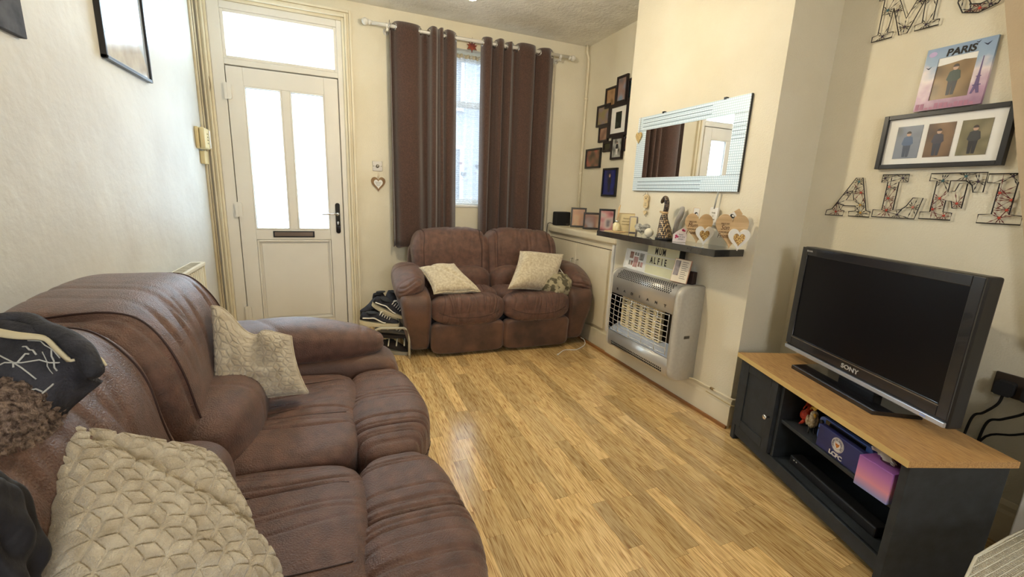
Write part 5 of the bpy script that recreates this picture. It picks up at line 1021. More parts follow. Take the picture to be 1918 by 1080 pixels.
# ------------------------------------------------------------------ TV unit
UA = math.atan2(-0.325, 0.945)          # unit's depth direction turned towards the room corner
ex = Vector((-0.3256, -0.9455, 0)); ey = Vector((0.9455, -0.3256, 0))   ; O_ = Vector((1.890, 1.492, 0))+ex*0.010+ey*0.022
UM = Matrix(((ex.x, ey.x, 0, O_.x), (ex.y, ey.y, 0, O_.y), (0, 0, 1, 0), (0, 0, 0, 1))); UL, UD, UH = 0.905, 0.335, 0.450
# local: x along the front, y into depth, z up (left-handed pair, so faces are flipped when built)
def ub(): return MB(UM)
tv_u = thing('tv_unit', 'graphite TV cabinet with pale oak top in the right-hand alcove', 'tv cabinet', tuple(O_+ex*UL/2+ey*UD/2), math.atan2(ex.y, ex.x))
def ubox(name, a_, c_, m, parent=None, bevel=0.002, label=None):
    b = ub(); b.box(a_, c_); b.f = [f_[::-1] for f_ in b.f]; return b.build(name, m, parent or tv_u, bevel=bevel, label=label)
ubox('oak_top', (-0.010, -0.020, UH), (UL+0.010, UD+0.012, UH+0.022), OAKT, bevel=0.001, label='pale oak top board'); ubox('front_edging', (-0.010, -0.022, UH+0.0003), (UL+0.010, -0.0195, UH+0.0217), mat('pale_edging', srgb(216, 186, 122), 0.5), bevel=0.0)
ubox('left_side', (0, 0, 0), (0.028, UD, UH), GREYP); ubox('right_side', (UL-0.028, 0, 0), (UL, UD, UH), GREYP)
ubox('bottom_shelf', (0.028, 0.012, 0.070), (UL-0.028, UD-0.01, 0.088), GREYP); ubox('front_plinth', (0.028, 0.004, 0.030), (UL-0.028, 0.02, 0.088), GREYP)
ubox('back_board', (0.028, UD-0.010, 0.07), (UL-0.028, UD-0.002, UH), GREYP); ubox('divider', (0.300, 0.010, 0.088), (0.318, UD-0.01, UH), GREYP)
ubox('middle_shelf', (0.318, 0.020, 0.262), (UL-0.028, UD-0.01, 0.278), GREYP)
dr = ubox('door', (0.034, -0.002, 0.092), (0.298, 0.014, UH-0.004), GREYP); dx0, dx1, dz0, dz1 = 0.034, 0.298, 0.092, UH-0.004
b = ub(); 
for (x0, z0_, x1, z1_) in ((dx0, dz0, dx0+0.045, dz1), (dx1-0.045, dz0, dx1, dz1), (dx0+0.045, dz0, dx1-0.045, dz0+0.045), (dx0+0.045, dz1-0.045, dx1-0.045, dz1)): b.box((x0+0.0005, -0.008, z0_+0.0005), (x1-0.0005, -0.002, z1_-0.0005))
b.f = [f_[::-1] for f_ in b.f]; b.build('door_rim', GREYP, dr, bevel=0.0015)
b = MB(UM @ Matrix.Translation((dx1-0.022, -0.008, 0.265)) @ Matrix.Rotation(PI/2, 4, 'X')); b.lathe([(0.005, 0), (0.005, 0.012), (0.012, 0.018), (0.012, 0.024), (0.009, 0.027), (0, 0.027)], 14); b.build('knob', CHROME, dr, label='small chrome knob')
# television
tvp = Vector((1.969, 1.0185, 0)); td = Vector((-0.3256, -0.9455, 0)); TW, TH = 0.79, 0.515; TZ = UH+0.022
nr = Vector((-0.9455, 0.3256, 0)); TM = frame_m((tvp.x, tvp.y, 0.517+TH/2), nr)
tv = thing('television', 'black flat screen television on the oak-topped cabinet', 'television', (tvp.x+0.03, tvp.y, TZ))
a, c = TW/2, TH/2
b = MB(TM); b.box((-a, -c, -0.055), (a, c, 0)); b.build('casing', BLACK, tv, bevel=0.008, seg=3)
b = MB(TM); b.box((-a+0.06, -c+0.05, -0.10), (a-0.06, c-0.05, -0.055)); b.build('rear_hump', BLACK, tv, bevel=0.015)
b = MB(TM); fw = 0.038; 
for (x0, y0, x1, y1) in ((-a+0.002, -c+0.03, -a+fw, c-0.002), (a-fw, -c+0.03, a-0.002, c-0.002), (-a+fw, c-fw, a-fw, c-0.002), (-a+fw, -c+0.030, a-fw, -c+0.078)): b.box((x0, y0, 0), (x1, y1, 0.008))
b.build('bezel', mat('piano_black', (0.016, 0.017, 0.022, 1), 0.22, coat=0.4), tv, bevel=0.002)
MB(TM).box((-a+fw-0.002, -c+0.076, 0), (a-fw+0.002, c-fw+0.002, 0.003)).build('screen', mat('screen_panel', (0.006, 0.006, 0.008, 1), 0.28, spec=0.2), tv)
MB(TM).box((-a+0.004, -c+0.004, 0), (a-0.004, -c+0.022, 0.010)).build('silver_strip', mat('pale_silver_strip', (0.62, 0.66, 0.74, 1), 0.25, 0.6), tv, bevel=0.002)
MB(TM).box((-a+0.036, -c+0.068, 0.008), (a-0.036, -c+0.0715, 0.0092)).build('trim_line', STEEL, tv)
text('SONY', 0.026, TM @ Matrix.Translation((0, -c+0.047, 0.0086)), mat('silver_ink', (0.75, 0.75, 0.75, 1), 0.3, 0.5), tv, sx=1.25, bold=0.0006)
text('BRAVIA', 0.011, TM @ Matrix.Translation((-a+0.052, c-0.018, 0.0086)), MATS['silver_ink'], tv)
MB(TM).box((a-0.085, -c+0.010, 0.010), (a-0.065, -c+0.016, 0.0106)).build('status_light', mat('soft_blue', srgb(150, 170, 230), 0.4), tv)
b = MB(TM); b.box((-0.09, -c-0.045, -0.075), (0.09, -c+0.05, -0.035)); b.build('neck', BLACK, tv, bevel=0.004)
SB = Matrix.Translation((tvp.x, tvp.y, TZ)) @ Matrix(((td.x, -nr.x, 0, 0), (td.y, -nr.y, 0, 0), (0, 0, 1, 0), (0, 0, 0, 1)))
b = MB(SB); b.prism([(-0.225, -0.085), (0.215, -0.085), (0.250, 0.08), (0.16, 0.17), (-0.16, 0.17), (-0.245, 0.08)], 0.0, 0.016); b.f = [f_[::-1] for f_ in b.f]; b.build('foot', BLACKG, tv, bevel=0.003)
# things in the cabinet
def ul(x, y, z): return UM @ Vector((x, y, z))
def bird(label, x, y, cb_, cm_, crest, s=1.0, yaw=0.0):
    p = ul(x, y, 0.278); t = thing('bird_figure', label, 'figurine', tuple(p), yaw); M = wm(t)
    sp = [(0.0, 0, 0.022), (0.008, 0, 0.038), (0.010, 0, 0.055), (0.004, 0, 0.070), (-0.004, 0, 0.080)]
    MB(M).tube(cr([tuple(Vector(q)*s) for q in sp], 5), [max(0.004, v.x)*s for v in cr([(0.010, 0, 0), (0.018, 0, 0), (0.017, 0, 0), (0.012, 0, 0), (0.010, 0, 0)], 5)], 12).build('body', cb_, t)
    MB(M).sphere(tuple(Vector((-0.008, 0, 0.084))*s), 0.014*s, 12).build('head', cb_, t)
    MB(M).tube([tuple(Vector(q)*s) for q in ((-0.018, 0, 0.086), (-0.028, 0, 0.084), (-0.031, 0, 0.076))], [0.006*s, 0.004*s, 0.001], 8).build('beak', crest if cm_ else BLACK, t)
    b = MB(M)
    for k_ in range(5): b.tube(cr([tuple(Vector(q)*s) for q in ((-0.004, 0, 0.094), (-0.002+0.006*k_, 0.003*(k_-2), 0.108-0.002*k_), (0.010+0.006*k_, 0.004*(k_-2), 0.108-0.006*k_))], 3), 0.0026*s, 5)
    b.build('crest', crest, t)
    b = MB(M); [b.sphere(tuple(Vector((0.012, sy*0.016, 0.046))*s), 0.015*s, 10, (0.9, 0.4, 1.5)) for sy in (-1, 1)]; b.build('wings', cb_, t)
    MB(M).tube([tuple(Vector(q)*s) for q in ((0.006, 0, 0.03), (0.022, 0, 0.012), (0.034, 0, 0.006))], [0.010*s, 0.007*s, 0.003*s], 8).build('tail', cb_, t)
    b = MB(M); [b.tube([tuple(Vector(q)*s) for q in ((0.0, sy*0.008, 0.026), (-0.002, sy*0.009, 0.003), (-0.014, sy*0.011, 0.002))], 0.0022*s, 5) for sy in (-1, 1)]; b.build('legs', BLACK, t)
RED = mat('bird_red', srgb(206, 66, 34), 0.5, c2=srgb(150, 36, 24), scale=60, bump=0.5, bscale=200); WBR = mat('bird_white', srgb(222, 208, 180), 0.6, c2=srgb(150, 130, 96), scale=70, bump=0.5, bscale=200); YEL = mat('crest_yellow', srgb(226, 176, 60), 0.5)
bird('small red bird figure on the middle shelf of the TV cabinet', 0.365, 0.10, RED, False, RED, 0.95, 2.8)
bird('white bird figure with a yellow crest next to the red bird', 0.425, 0.075, WBR, True, YEL, 1.05, 0.7)
NAVY = mat('navy_case', srgb(38, 44, 110), 0.45, c2=srgb(30, 34, 90), scale=12); NB = mat('console_blue', srgb(74, 104, 176), 0.4)
gc_ = thing('game_console', 'blue handheld game console standing behind the navy dock in the TV cabinet', 'game console', tuple(ul(0.59, 0.065, 0.278)))
CMx = UM @ Matrix.Translation((0.60, 0.075, 0.278+0.056)) @ Matrix.Rotation(PI/2, 4, 'X')
def cflip(b): b.f = [f_[::-1] for f_ in b.f]; return b
b = MB(CMx); b.prism(rrect(-0.125, -0.052, 0.125, 0.054, 0.02), 0.0, 0.014); cflip(b).build('body', NB, gc_, bevel=0.002)
b = MB(CMx); b.box((-0.095, -0.047, 0.0135), (0.095, 0.049, 0.0145)); cflip(b).build('screen', BLACKG, gc_)
b = MB(CMx); b.lathe([(0.010, 0.014), (0.010, 0.022), (0.0, 0.023)], 14, c=(-0.110, 0.028, 0)); b.build('thumb_stick', BLACK, gc_)
for (bx, by) in ((-0.110, 0.006), (-0.102, -0.004), (-0.118, -0.004), (-0.110, -0.014)):
    b = MB(CMx); b.lathe([(0.0042, 0.014), (0.0042, 0.017), (0, 0.017)], 10, c=(bx, by, 0)); b.build('button', BLACK, gc_)
dk = thing('navy_dock', 'navy dock with a round white football crest and the letters LCFC', 'dock', tuple(ul(0.63, 0.04, 0.278)))
DM = UM @ Matrix.Translation((0.615, 0.052, 0.278+0.048)) @ Matrix.Rotation(PI/2, 4, 'X')
b = MB(DM); b.box((-0.100, -0.048, 0.0), (0.115, 0.046, 0.024)); cflip(b).build('case', NAVY, dk, bevel=0.003)
def disc(r, z0_, z1_, m, nm, cx_=0.0, cy_=0.010):
    b = MB(DM); b.prism([(cx_+r*math.cos(2*PI*i_/36), cy_+r*math.sin(2*PI*i_/36)) for i_ in range(36)], z0_, z1_); cflip(b).build(nm, m, dk)
CRW = mat('crest_white', srgb(226, 222, 220), 0.6); ORG = mat('crest_orange', srgb(214, 130, 50), 0.6)
disc(0.0285, 0.024, 0.0246, CRW, 'crest_ring'); disc(0.0262, 0.0246, 0.0249, mat('crest_navy', srgb(50, 52, 96), 0.5), 'crest_navy_line'); disc(0.0252, 0.0249, 0.0252, CRW, 'crest_band'); disc(0.0168, 0.0252, 0.0255, MATS['crest_navy'], 'crest_inner_line'); disc(0.0155, 0.0255, 0.0258, CRW, 'crest_centre')
b = MB(DM); b.prism([(-0.010, 0.020), (-0.006, 0.014), (0.0, 0.016), (0.006, 0.014), (0.010, 0.020), (0.009, 0.009), (0.003, 0.001), (0.0, -0.002), (-0.003, 0.001), (-0.009, 0.009)], 0.0258, 0.0262); cflip(b).build('crest_animal_face', ORG, dk)
b = MB(DM); [b.prism([(x_+0.0016*math.cos(q), y_+0.0016*math.sin(q)) for q in [2*PI*i_/8 for i_ in range(8)]], 0.0262, 0.0265) for x_, y_ in ((-0.004, 0.0115), (0.004, 0.0115), (0, 0.002))]; cflip(b).build('crest_face_marks', INK, dk)
# lettering follows the unit front: viewed from the room, left is towards the far end
TMx = frame_m(ul(0.615, 0.052-0.0262, 0.278+0.048), (-0.9455, 0.3256, 0))
text('LCFC', 0.023, TMx @ Matrix.Translation((0, -0.032, 0)), CRW, dk, bold=0.0009, sx=1.15)
for i_, ch in enumerate('LEICESTER CITY FOOTBALL CLUB'):
    if ch == ' ': continue
    q = math.radians(215-(250/27)*i_); text(ch, 0.0072, TMx @ Matrix.Translation((0.0208*math.cos(q), 0.010+0.0208*math.sin(q), 0)) @ Matrix.Rotation(q-PI/2, 4, 'Z'), MATS['crest_navy'], dk, ext=0.0003)
# tissue box
tb = thing('tissue_box', 'pink and blue tissue box overhanging the middle shelf of the TV cabinet', 'tissue box', tuple(ul(0.80, 0.03, 0.278)))
SUN = bpy.data.materials.new('sunset_card'); n, l = nodes_of(SUN); p = n['Principled BSDF']; tc = n.new('ShaderNodeTexCoord'); sx = n.new('ShaderNodeSeparateXYZ'); l.new(tc.outputs['Object'], sx.inputs[0]); mrg = n.new('ShaderNodeMapRange'); mrg.inputs['From Min'].default_value = 0.0; mrg.inputs['From Max'].default_value = 0.115; l.new(sx.outputs['Z'], mrg.inputs['Value'])
rp = n.new('ShaderNodeValToRGB'); e = rp.color_ramp.elements; e[0].color = srgb(130, 150, 206); e[1].color = srgb(146, 90, 166); x_ = e.new(0.35); x_.color = srgb(226, 150, 170); x_ = e.new(0.7); x_.color = srgb(190, 120, 180); l.new(mrg.outputs[0], rp.inputs['Fac']); l.new(rp.outputs[0], p.inputs['Base Color']); p.inputs['Roughness'].default_value = 0.5
BMx = UM @ Matrix.Translation((0.803, 0.045, 0.2785)) @ Matrix.Rotation(0.12, 4, 'Z')
b = MB(BMx); b.box((-0.057, -0.057, 0), (0.057, 0.057, 0.112)); cflip(b).build('carton', SUN, tb, bevel=0.002)
b = MB(BMx); b.prism([(0.030*math.cos(q), 0.02*math.sin(q)) for q in [2*PI*i_/20 for i_ in range(20)]], 0.112, 0.1128); cflip(b).build('slot', mat('plum_slot', srgb(100, 56, 96), 0.7), tb)
G = np.zeros((16, 12, 3))
for i_ in range(16):
    for k_ in range(12):
        u = i_/15*2-1; v = k_/11; q = BMx @ Vector((0.034*u*(0.5+0.9*v)+0.012*math.sin(v*5+u*3)-0.03*v, 0.010*math.sin(u*5)+0.012*math.cos(v*6+u*4)*v, 0.110+0.040*v-0.028*abs(u)*v+0.004*math.sin(u*9))); G[i_, k_] = q
MB().grid(G).build('tissue', mat('tissue_paper', srgb(232, 226, 214), 0.9), tb, solid=0.0008)
sbm = ub(); sbm.box((0.36, 0.06, 0.088), (0.80, 0.115, 0.130)); cflip(sbm); sbo = thing('sound_bar', 'long black box lying on the bottom shelf of the TV cabinet', 'sound bar', tuple(ul(0.58, 0.09, 0.088))); sbm.build('body', BLACK, sbo, bevel=0.006)
for x_ in (0.385, 0.40): b = ub(); b.box((x_, 0.0585, 0.115), (x_+0.006, 0.0605, 0.119)); cflip(b).build('indicator', WHITEP, sbo)

# ------------------------------------------------------------------ alcove wall: frames and string-art letters
M3 = frame_m((RX, 1.06, 1.51), (-1, 0, 0)); PZs = [photo_mat('boy_a', [(120, 120, 130), (150, 160, 175), (90, 84, 80)], 22, 31), photo_mat('boy_b', [(160, 130, 100), (120, 96, 76), (70, 64, 66)], 22, 32), photo_mat('boy_c', [(176, 168, 130), (90, 84, 66), (160, 150, 120)], 20, 33)]
sl_ = [(-0.150, -0.070, -0.062, 0.062, PZs[0]), (-0.043, -0.070, 0.043, 0.062, PZs[1]), (0.062, -0.070, 0.150, 0.062, PZs[2])]
wf3 = wframe('wide black frame with three child photos in a white mount above the letters', 1.262, 1.622, 0.850, 1.398, 0.018, BLACK, WHITE, mount=sl_, dep=0.028)
M3b = frame_m((RX, (1.262+0.850)/2, (1.622+1.398)/2), (-1, 0, 0))
for x_, tp_, lg_ in ((-0.106, (84, 104, 136), (70, 80, 100)), (-0.004, (70, 66, 76), (58, 60, 74)), (0.106, (58, 60, 62), (44, 44, 50))): person_print(M3b, x_, -0.012, 0.105, 0.0175, tp_, lg_, wf3)
pa = thing('souvenir_photo', 'pale blue and lilac PARIS photo frame propped on top of the wide black frame', 'photo frame', (RX, 1.06, 1.625)); Mz = frame_m((RX-0.004, 1.060, 1.747), (-1, 0, 0.05))
SKYP = bpy.data.materials.new('paris_print'); n, l = nodes_of(SKYP); p = n['Principled BSDF']; tc = n.new('ShaderNodeTexCoord'); sx = n.new('ShaderNodeSeparateXYZ'); l.new(tc.outputs['Object'], sx.inputs[0]); nz = n.new('ShaderNodeTexNoise'); nz.inputs['Scale'].default_value = 22; l.new(tc.outputs['Object'], nz.inputs['Vector'])
mrg = n.new('ShaderNodeMapRange'); mrg.inputs['From Min'].default_value = 0.0; mrg.inputs['From Max'].default_value = 0.25; l.new(sx.outputs['Z'], mrg.inputs['Value']); ad = n.new('ShaderNodeMath'); ad.operation = 'MULTIPLY_ADD'; ad.inputs[1].default_value = 0.5; l.new(nz.outputs['Fac'], ad.inputs[0]); 
sb_ = n.new('ShaderNodeMath'); sb_.operation = 'ADD'; sb_.inputs[1].default_value = -0.25; l.new(mrg.outputs[0], sb_.inputs[0]); l.new(sb_.outputs[0], ad.inputs[2]); rp = n.new('ShaderNodeValToRGB'); e = rp.color_ramp.elements; e[0].color = srgb(150, 110, 140); e[1].color = srgb(130, 156, 190); x_ = e.new(0.25); x_.color = srgb(186, 150, 176); x_ = e.new(0.5); x_.color = srgb(226, 214, 214); x_ = e.new(0.72); x_.color = srgb(150, 174, 200)
l.new(ad.outputs[0], rp.inputs['Fac']); l.new(rp.outputs[0], p.inputs['Base Color']); p.inputs['Roughness'].default_value = 0.3
b = MB(Mz)
for (x0, y0, x1, y1) in ((-0.105, -0.120, -0.062, 0.120), (0.058, -0.120, 0.105, 0.120), (-0.062, 0.078, 0.058, 0.120), (-0.062, -0.120, 0.058, -0.082)): b.box((x0, y0, 0), (x1, y1, 0.012))
b.build('printed_frame', SKYP, pa)
MB(Mz).box((-0.064, -0.084, 0.001), (0.060, 0.080, 0.008)).build('photo', photo_mat('snap_park', [(60, 50, 34), (130, 104, 70), (170, 140, 100), (40, 50, 44)], 16, 34), pa)
person_print(Mz, 0.0, -0.012, 0.115, 0.0082, (52, 70, 62), (50, 52, 60), pa)
MB(Mz).prism([(-0.062, 0.048), (-0.02, 0.052), (0.02, 0.058), (0.058, 0.054), (0.058, 0.078), (-0.062, 0.078)], 0.0081, 0.0085).build('printed_sky', WHITE, pa)
text('PARIS', 0.036, Mz @ Matrix.Translation((0.004, 0.092, 0.0125)), INK, pa, bold=0.0012, shear=0.1)
PUR = mat('purple_print', srgb(104, 84, 132), 0.5)
b = MB(Mz); b.prism([(0.064, -0.078), (0.070, -0.078), (0.076, -0.060), (0.082, -0.078), (0.090, -0.078), (0.084, -0.045), (0.080, 0.0), (0.0785, 0.055), (0.0765, 0.055), (0.075, 0.0), (0.071, -0.045)], 0.012, 0.0128); b.box((0.066, -0.050, 0.012), (0.090, -0.046, 0.0128)); b.box((0.070, -0.018, 0.012), (0.085, -0.015, 0.0128)); b.build('tower_print', PUR, pa)
b = MB(Mz)
for bx, by, s_ in ((0.050, 0.110, 0.008), (0.078, 0.096, 0.012), (-0.088, 0.045, 0.010)): b.prism([(bx-s_, by+s_*0.6), (bx, by+s_*0.1), (bx+s_, by+s_*0.7), (bx+s_*0.2, by-s_*0.4), (bx-s_*0.2, by-s_*0.2)], 0.012, 0.0126)
b.build('bird_print', mat('navy_print', srgb(30, 40, 70), 0.6), pa)
b = MB(Mz); b.prism([(-0.084+0.013*math.cos(2*PI*i_/20), 0.098+0.010*math.sin(2*PI*i_/20)) for i_ in range(20)], 0.012, 0.0125); b.build('balloon_print', mat('lilac_print', srgb(190, 170, 210), 0.5), pa)
b = MB(Mz); rq = random.Random(2)
for k_ in range(12): xx = -0.10+0.0155*k_; hh2 = rq.uniform(0.008, 0.026); b.box((xx, -0.118, 0.012), (xx+0.012, -0.118+hh2, 0.0125))
b.build('rooftop_print', mat('rose_print', srgb(170, 112, 140), 0.5), pa)

WIRE = mat('black_wire', srgb(30, 24, 26), 0.5); DOTS = [mat('bead_red', srgb(196, 74, 54), 0.5), mat('bead_dark', srgb(60, 44, 60), 0.5), mat('bead_amber', srgb(196, 150, 60), 0.5), mat('bead_teal', srgb(60, 104, 112), 0.5), mat('bead_coral', srgb(214, 130, 110), 0.5)]
def wire_letter(name, label, y_left, z0, scale_x, scale_z, outlines, knots, shade='ALFIE letters'):
    """outlines in a unit box (u to the right as seen, v up); knots (u, v, colour) send strands to the outline"""
    t = thing('string_art_letter', label, 'letter', (RX-0.006, y_left-0.5*scale_x, z0), group=shade)
    W_ = lambda u, v, dx=0.010: (RX-dx, y_left-u*scale_x, z0+v*scale_z)
    samples = []
    for ol in outlines:
        MB().tube([W_(u, v) for u, v in ol], 0.0022, 6, closed=True).build('outline', WIRE, t)
        for (p0, p1) in zip(ol, ol[1:]+ol[:1]):
            n_ = max(1, int(math.hypot((p1[0]-p0[0])*scale_x, (p1[1]-p0[1])*scale_z)/0.012))
            samples += [(p0[0]+(p1[0]-p0[0])*i_/n_, p0[1]+(p1[1]-p0[1])*i_/n_) for i_ in range(n_)]
    def inside(u, v):
        c_ = False
        for ol in outlines:
            for (x1, y1), (x2, y2) in zip(ol, ol[1:]+ol[:1]):
                if (y1 > v) != (y2 > v) and u < (x2-x1)*(v-y1)/(y2-y1)+x1: c_ = not c_
        return c_
    for (ku, kv, kc) in knots:
        dirs = {}
        for (u, v) in samples:
            dd = math.hypot((u-ku)*scale_x, (v-kv)*scale_z)
            if dd > 0.075 or dd < 0.004: continue
            ok = all(inside(ku+(u-ku)*f_, kv+(v-kv)*f_) for f_ in (0.15, 0.35, 0.55, 0.75, 0.93))
            if ok:
                a_ = int((math.atan2((v-kv)*scale_z, (u-ku)*scale_x)+PI)/(2*PI)*9)
                if a_ not in dirs or dd < dirs[a_][0]: dirs[a_] = (dd, u, v)
        b = MB()
        for dd, u, v in dirs.values():
            p0 = Vector(W_(ku, kv, 0.009)); p1 = Vector(W_(u, v, 0.010)); b.tube([p0, p0.lerp(p1, 0.4), p0.lerp(p1, 0.62), p0.lerp(p1, 0.8), p1], [0.0014, 0.0006, 0.0021, 0.0006, 0.0005], 5)
        if b.v: b.build('strands', WIRE if kc != 0 else mat('dark_red_strand', srgb(110, 44, 40), 0.6), t)
        MB().sphere(W_(ku, kv, 0.010), 0.0052, 8, (0.5, 1, 1)).build('knot', DOTS[kc], t)
    return t
A_o = [(0.0, 0.0), (0.42, 0.0), (0.43, 0.13), (0.34, 0.15), (0.38, 0.27), (0.66, 0.27), (0.68, 0.14), (0.54, 0.12), (0.55, 0.0), (1.0, 0.0), (1.0, 0.14), (0.91, 0.16), (0.70, 1.0), (0.56, 1.0), (0.14, 0.17), (0.02, 0.13)]
A_i = [(0.43, 0.42), (0.60, 0.42), (0.535, 0.66)]
wire_letter('A', 'string-art letter A with dark wire outline on the alcove wall', 1.447, 1.184, 0.197, 0.178, [A_o, A_i], [(0.63, 0.9, 3), (0.42, 0.62, 1), (0.72, 0.62, 0), (0.76, 0.30, 2), (0.24, 0.10, 0), (0.80, 0.10, 2), (0.26, 0.33, 1)])
L_o = [(0.0, 0.0), (0.92, 0.0), (1.0, 0.47), (0.80, 0.47), (0.70, 0.28), (0.60, 0.19), (0.44, 0.18), (0.44, 0.83), (0.62, 0.83), (0.62, 1.0), (0.06, 1.0), (0.06, 0.83), (0.20, 0.83), (0.20, 0.17), (0.0, 0.17)]
wire_letter('L', 'string-art letter L next to the A on the alcove wall', 1.240, 1.187, 0.175, 0.186, [L_o], [(0.25, 0.72, 4), (0.28, 0.45, 0), (0.30, 0.17, 0), (0.84, 0.26, 4), (0.12, 0.92, 1), (0.50, 0.92, 1), (0.55, 0.08, 1)])
F_o = [(0.0, 0.0), (0.58, 0.0), (0.58, 0.15), (0.42, 0.17), (0.42, 0.42), (0.52, 0.40), (0.56, 0.26), (0.72, 0.26), (0.72, 0.78), (0.58, 0.78), (0.54, 0.62), (0.42, 0.60), (0.42, 0.84), (0.68, 0.84), (0.80, 0.74), (0.84, 0.60), (1.0, 0.60), (1.0, 1.0), (0.04, 1.0), (0.04, 0.84), (0.18, 0.84), (0.18, 0.16), (0.0, 0.15)]
wire_letter('F', 'string-art letter F in the middle of the lower word on the alcove wall', 1.064, 1.190, 0.178, 0.184, [F_o], [(0.28, 0.84, 3), (0.66, 0.93, 3), (0.88, 0.82, 1), (0.30, 0.46, 0), (0.62, 0.36, 0), (0.22, 0.22, 0), (0.45, 0.09, 0)])
I_o = [(0.0, 0.0), (1.0, 0.0), (1.0, 0.17), (0.70, 0.19), (0.70, 0.83), (1.0, 0.83), (1.0, 1.0), (0.0, 1.0), (0.0, 0.83), (0.30, 0.81), (0.30, 0.19), (0.0, 0.17)]
wire_letter('I', 'string-art letter I beside the stair boxing, last of the lower word', 0.882, 1.186, 0.118, 0.182, [I_o], [(0.55, 0.95, 1), (0.36, 0.62, 0), (0.66, 0.48, 0), (0.5, 0.12, 0), (0.62, 0.28, 0)])
M_o = [(0.0, 0.0), (0.33, 0.0), (0.34, 0.11), (0.24, 0.13), (0.27, 0.62), (0.44, 0.0), (0.56, 0.0), (0.74, 0.62), (0.76, 0.13), (0.66, 0.11), (0.67, 0.0), (1.0, 0.0), (1.0, 0.11), (0.91, 0.13), (0.91, 0.87), (1.0, 0.89), (1.0, 1.0), (0.74, 1.0), (0.50, 0.32), (0.26, 1.0), (0.0, 1.0), (0.0, 0.89), (0.09, 0.87), (0.09, 0.13), (0.0, 0.11)]
wire_letter('M', 'string-art letter M of the upper word at the top edge of the photo', 1.392, 1.960, 0.240, 0.190, [M_o], [(0.17, 0.07, 1), (0.17, 0.62, 3), (0.50, 0.15, 1), (0.82, 0.07, 1), (0.83, 0.60, 1), (0.66, 0.60, 1), (0.34, 0.55, 1)], 'MUM letters')
U_o = [(0.0, 1.0), (0.38, 1.0), (0.38, 0.88), (0.28, 0.86), (0.28, 0.34), (0.36, 0.20), (0.52, 0.16), (0.68, 0.20), (0.76, 0.34), (0.76, 0.86), (0.66, 0.88), (0.66, 1.0), (1.0, 1.0), (1.0, 0.88), (0.92, 0.86), (0.92, 0.30), (0.80, 0.08), (0.52, 0.0), (0.24, 0.08), (0.12, 0.30), (0.12, 0.86), (0.0, 0.88)]
wire_letter('U', 'string-art letter U of the upper word at the top edge of the photo', 1.125, 1.965, 0.178, 0.190, [U_o], [(0.20, 0.40, 1), (0.36, 0.10, 1), (0.68, 0.10, 1), (0.84, 0.40, 1), (0.52, 0.08, 0)], 'MUM letters')

# socket with plug and cables behind the cabinet
sk = thing('wall_socket', 'double wall socket low on the alcove wall behind the TV cabinet', 'socket', (RX, 0.655, 0.56)); Mo = frame_m((RX, 0.640, 0.600), (-1, 0, 0)); b = MB(Mo); b.box((-0.075, -0.043, 0), (0.075, 0.043, 0.010)); b.build('plate', mat('dark_bronze_plate', srgb(62, 52, 44), 0.5), sk, bevel=0.003)
for i_, x_ in enumerate((-0.036, 0.036)):
    pg = thing('plug', ['black plug in the left outlet of the wall socket', 'black plug in the right outlet of the wall socket at the frame edge'][i_], 'plug', tuple(Mo @ Vector((x_, -0.03, 0.01))), group='plugs in the wall socket')
    b = MB(Mo); b.prism(rrect(x_-0.025, -0.036, x_+0.025, 0.018, 0.010), 0.0105, 0.042); b.build('plug_body', BLACKM, pg, bevel=0.004)
    s0 = Mo @ Vector((x_, -0.036, 0.026)); ends = [(2.20, 0.80, 0.44), (2.16, 0.55, 0.46)]
    pts = cr([tuple(s0), (s0.x, s0.y+0.006, s0.z-0.04), (s0.x, s0.y+0.035+0.02*i_, s0.z-0.09), (2.272, s0.y+0.06+0.03*i_, 0.44), (2.275, s0.y+0.07+0.03*i_, 0.30), (2.275, s0.y+0.07+0.03*i_, 0.10)], 7)
    MB().tube(pts, 0.0045, 7).build('flex', BLACKM, pg)
pts = cr([(2.284, 0.45, 0.56), (2.284, 0.54, 0.49), (2.284, 0.62, 0.43), (2.284, 0.70, 0.36), (2.284, 0.72, 0.1)], 6); tag(MB().tube(pts, 0.004, 6).build('aerial_cable', BLACKM), 'dark cable on the alcove wall below the socket', 'cable')
# white wire basket at the near right and the white board behind it
WB = mat('white_wire', srgb(226, 222, 206), 0.4)
bx = thing('wire_basket', 'white wire basket at the bottom right corner', 'basket', (1.78, 0.28, 0.0)); zt = 0.30
cor = [at(1888, 1006, 2, zt), at(1828, 1042, 2, zt), at(1808, 1085, 2, zt), at(1815, 1180, 2, zt), at(1990, 1180, 2, zt), at(1985, 960, 2, zt)]
cor = [Vector(c_) for c_ in cor]; cc = sum(cor, Vector())/len(cor)
def inset(p_, f_, z_): q_ = cc+(p_-cc)*f_; return Vector((q_.x, q_.y, z_))
MB().tube([inset(p_, 1.0, zt) for p_ in cor], 0.0035, 8, closed=True).build('rim', WB, bx); MB().tube([inset(p_, 0.90, 0.004) for p_ in cor], 0.0030, 8, closed=True).build('base_ring', WB, bx)
for zz, f_ in ((0.24, 0.985), (0.18, 0.965), (0.12, 0.945), (0.06, 0.925)): MB().tube([inset(p_, f_, zz) for p_ in cor], 0.0018, 6, closed=True).build('hoop', WB, bx)
b = MB()
for (p0, p1) in zip(cor, cor[1:]+cor[:1]):
    n_ = max(2, int((p1-p0).length/0.012))
    for i_ in range(n_): q_ = p0.lerp(p1, i_/n_); b.tube([inset(q_, 1.0, zt), inset(q_, 0.90, 0.004)], 0.0012, 4)
b.build('upright_wires', WB, bx, kind='stuff')
xs = [c_.x for c_ in cor]; ys = [c_.y for c_ in cor]
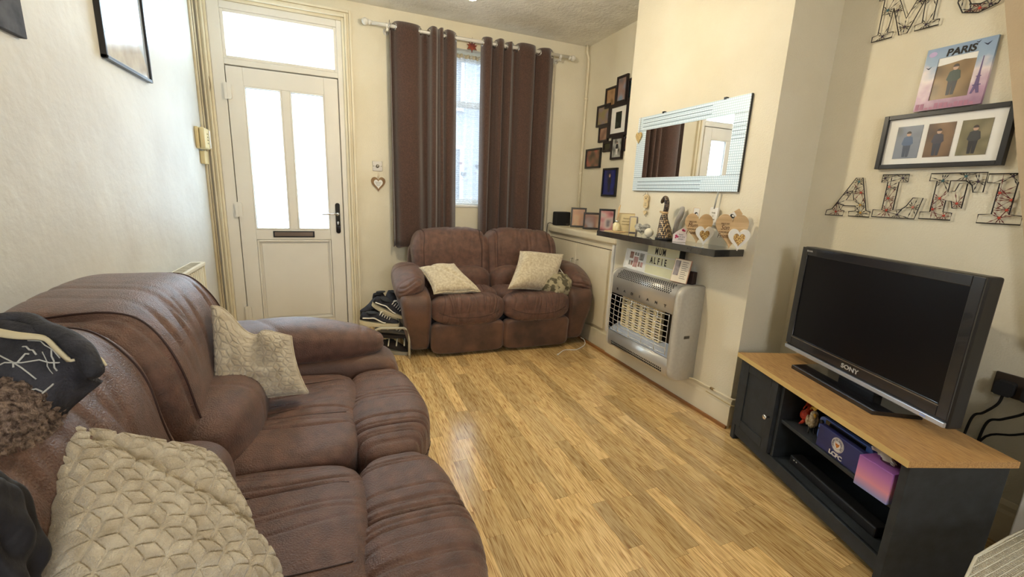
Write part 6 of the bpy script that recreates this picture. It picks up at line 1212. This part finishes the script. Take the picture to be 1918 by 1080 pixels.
def poly_clip(px_, horizontal):
    hit = []
    for (p0, p1) in zip(cor, cor[1:]+cor[:1]):
        a0, a1 = (p0.x, p1.x) if horizontal else (p0.y, p1.y)
        if (a0 > px_) != (a1 > px_): t_ = (px_-a0)/(a1-a0); hit.append(p0.lerp(p1, t_))
    return hit
b = MB(); st_ = 0.009
v_ = min(xs)+0.004
while v_ < max(xs):
    h_ = poly_clip(v_, True)
    if len(h_) >= 2: b.tube([h_[0], h_[1]], 0.0012, 4)
    v_ += st_
v_ = min(ys)+0.004
while v_ < max(ys):
    h_ = poly_clip(v_, False)
    if len(h_) >= 2: b.tube([h_[0]+Vector((0, 0, 0.002)), h_[1]+Vector((0, 0, 0.002))], 0.0012, 4)
    v_ += st_*1.5
b.build('lid_mesh', WB, bx, kind='stuff')
qb = at(1888, 1005, 2, 0.15)
wb = thing('white_box_unit', 'plain white box unit at the right edge behind the wire basket', 'box', (qb.x+0.09, qb.y-0.19, 0)); MB().box((qb.x, qb.y-0.38, 0.0), (qb.x+0.18, qb.y, 0.60)).build('carcass', WHITE, wb, bevel=0.004); MB().box((qb.x-0.004, qb.y-0.384, 0.60), (qb.x+0.184, qb.y+0.004, 0.618)).build('top', WHITE, wb, bevel=0.003)

# ------------------------------------------------------------------ ceiling pendant (its bulb just shows at the top edge)
pd = thing('ceiling_pendant', 'bare pendant bulb hanging from the ceiling at the top edge', 'ceiling light', (0.644, 2.214, CZ))
b = MB(); b.lathe([(0.0, -0.03), (0.05, -0.028), (0.052, 0.0), (0, 0)], 24, c=(0.644, 2.214, CZ)); b.build('ceiling_rose', WHITEP, pd)
b = MB(); b.tube([(0.644, 2.214, CZ-0.03), (0.644, 2.214, 2.245)], 0.003, 8); b.build('flex', WHITEP, pd)
b = MB(); b.lathe([(0.017, 0.0), (0.019, 0.05), (0.008, 0.062), (0, 0.062)], 16, c=(0.644, 2.214, 2.185)); b.build('lamp_holder', WHITEP, pd)
BULB = bpy.data.materials.new('lit_bulb'); n, l = nodes_of(BULB); p = n['Principled BSDF']; p.inputs['Emission Color'].default_value = (1, 0.85, 0.60, 1); p.inputs['Emission Strength'].default_value = 450.0
b = MB(); b.sphere((0.644, 2.214, 2.152), 0.032, 20, (1, 1, 1.1)); b.build('bulb', BULB, pd, label='glowing bulb')
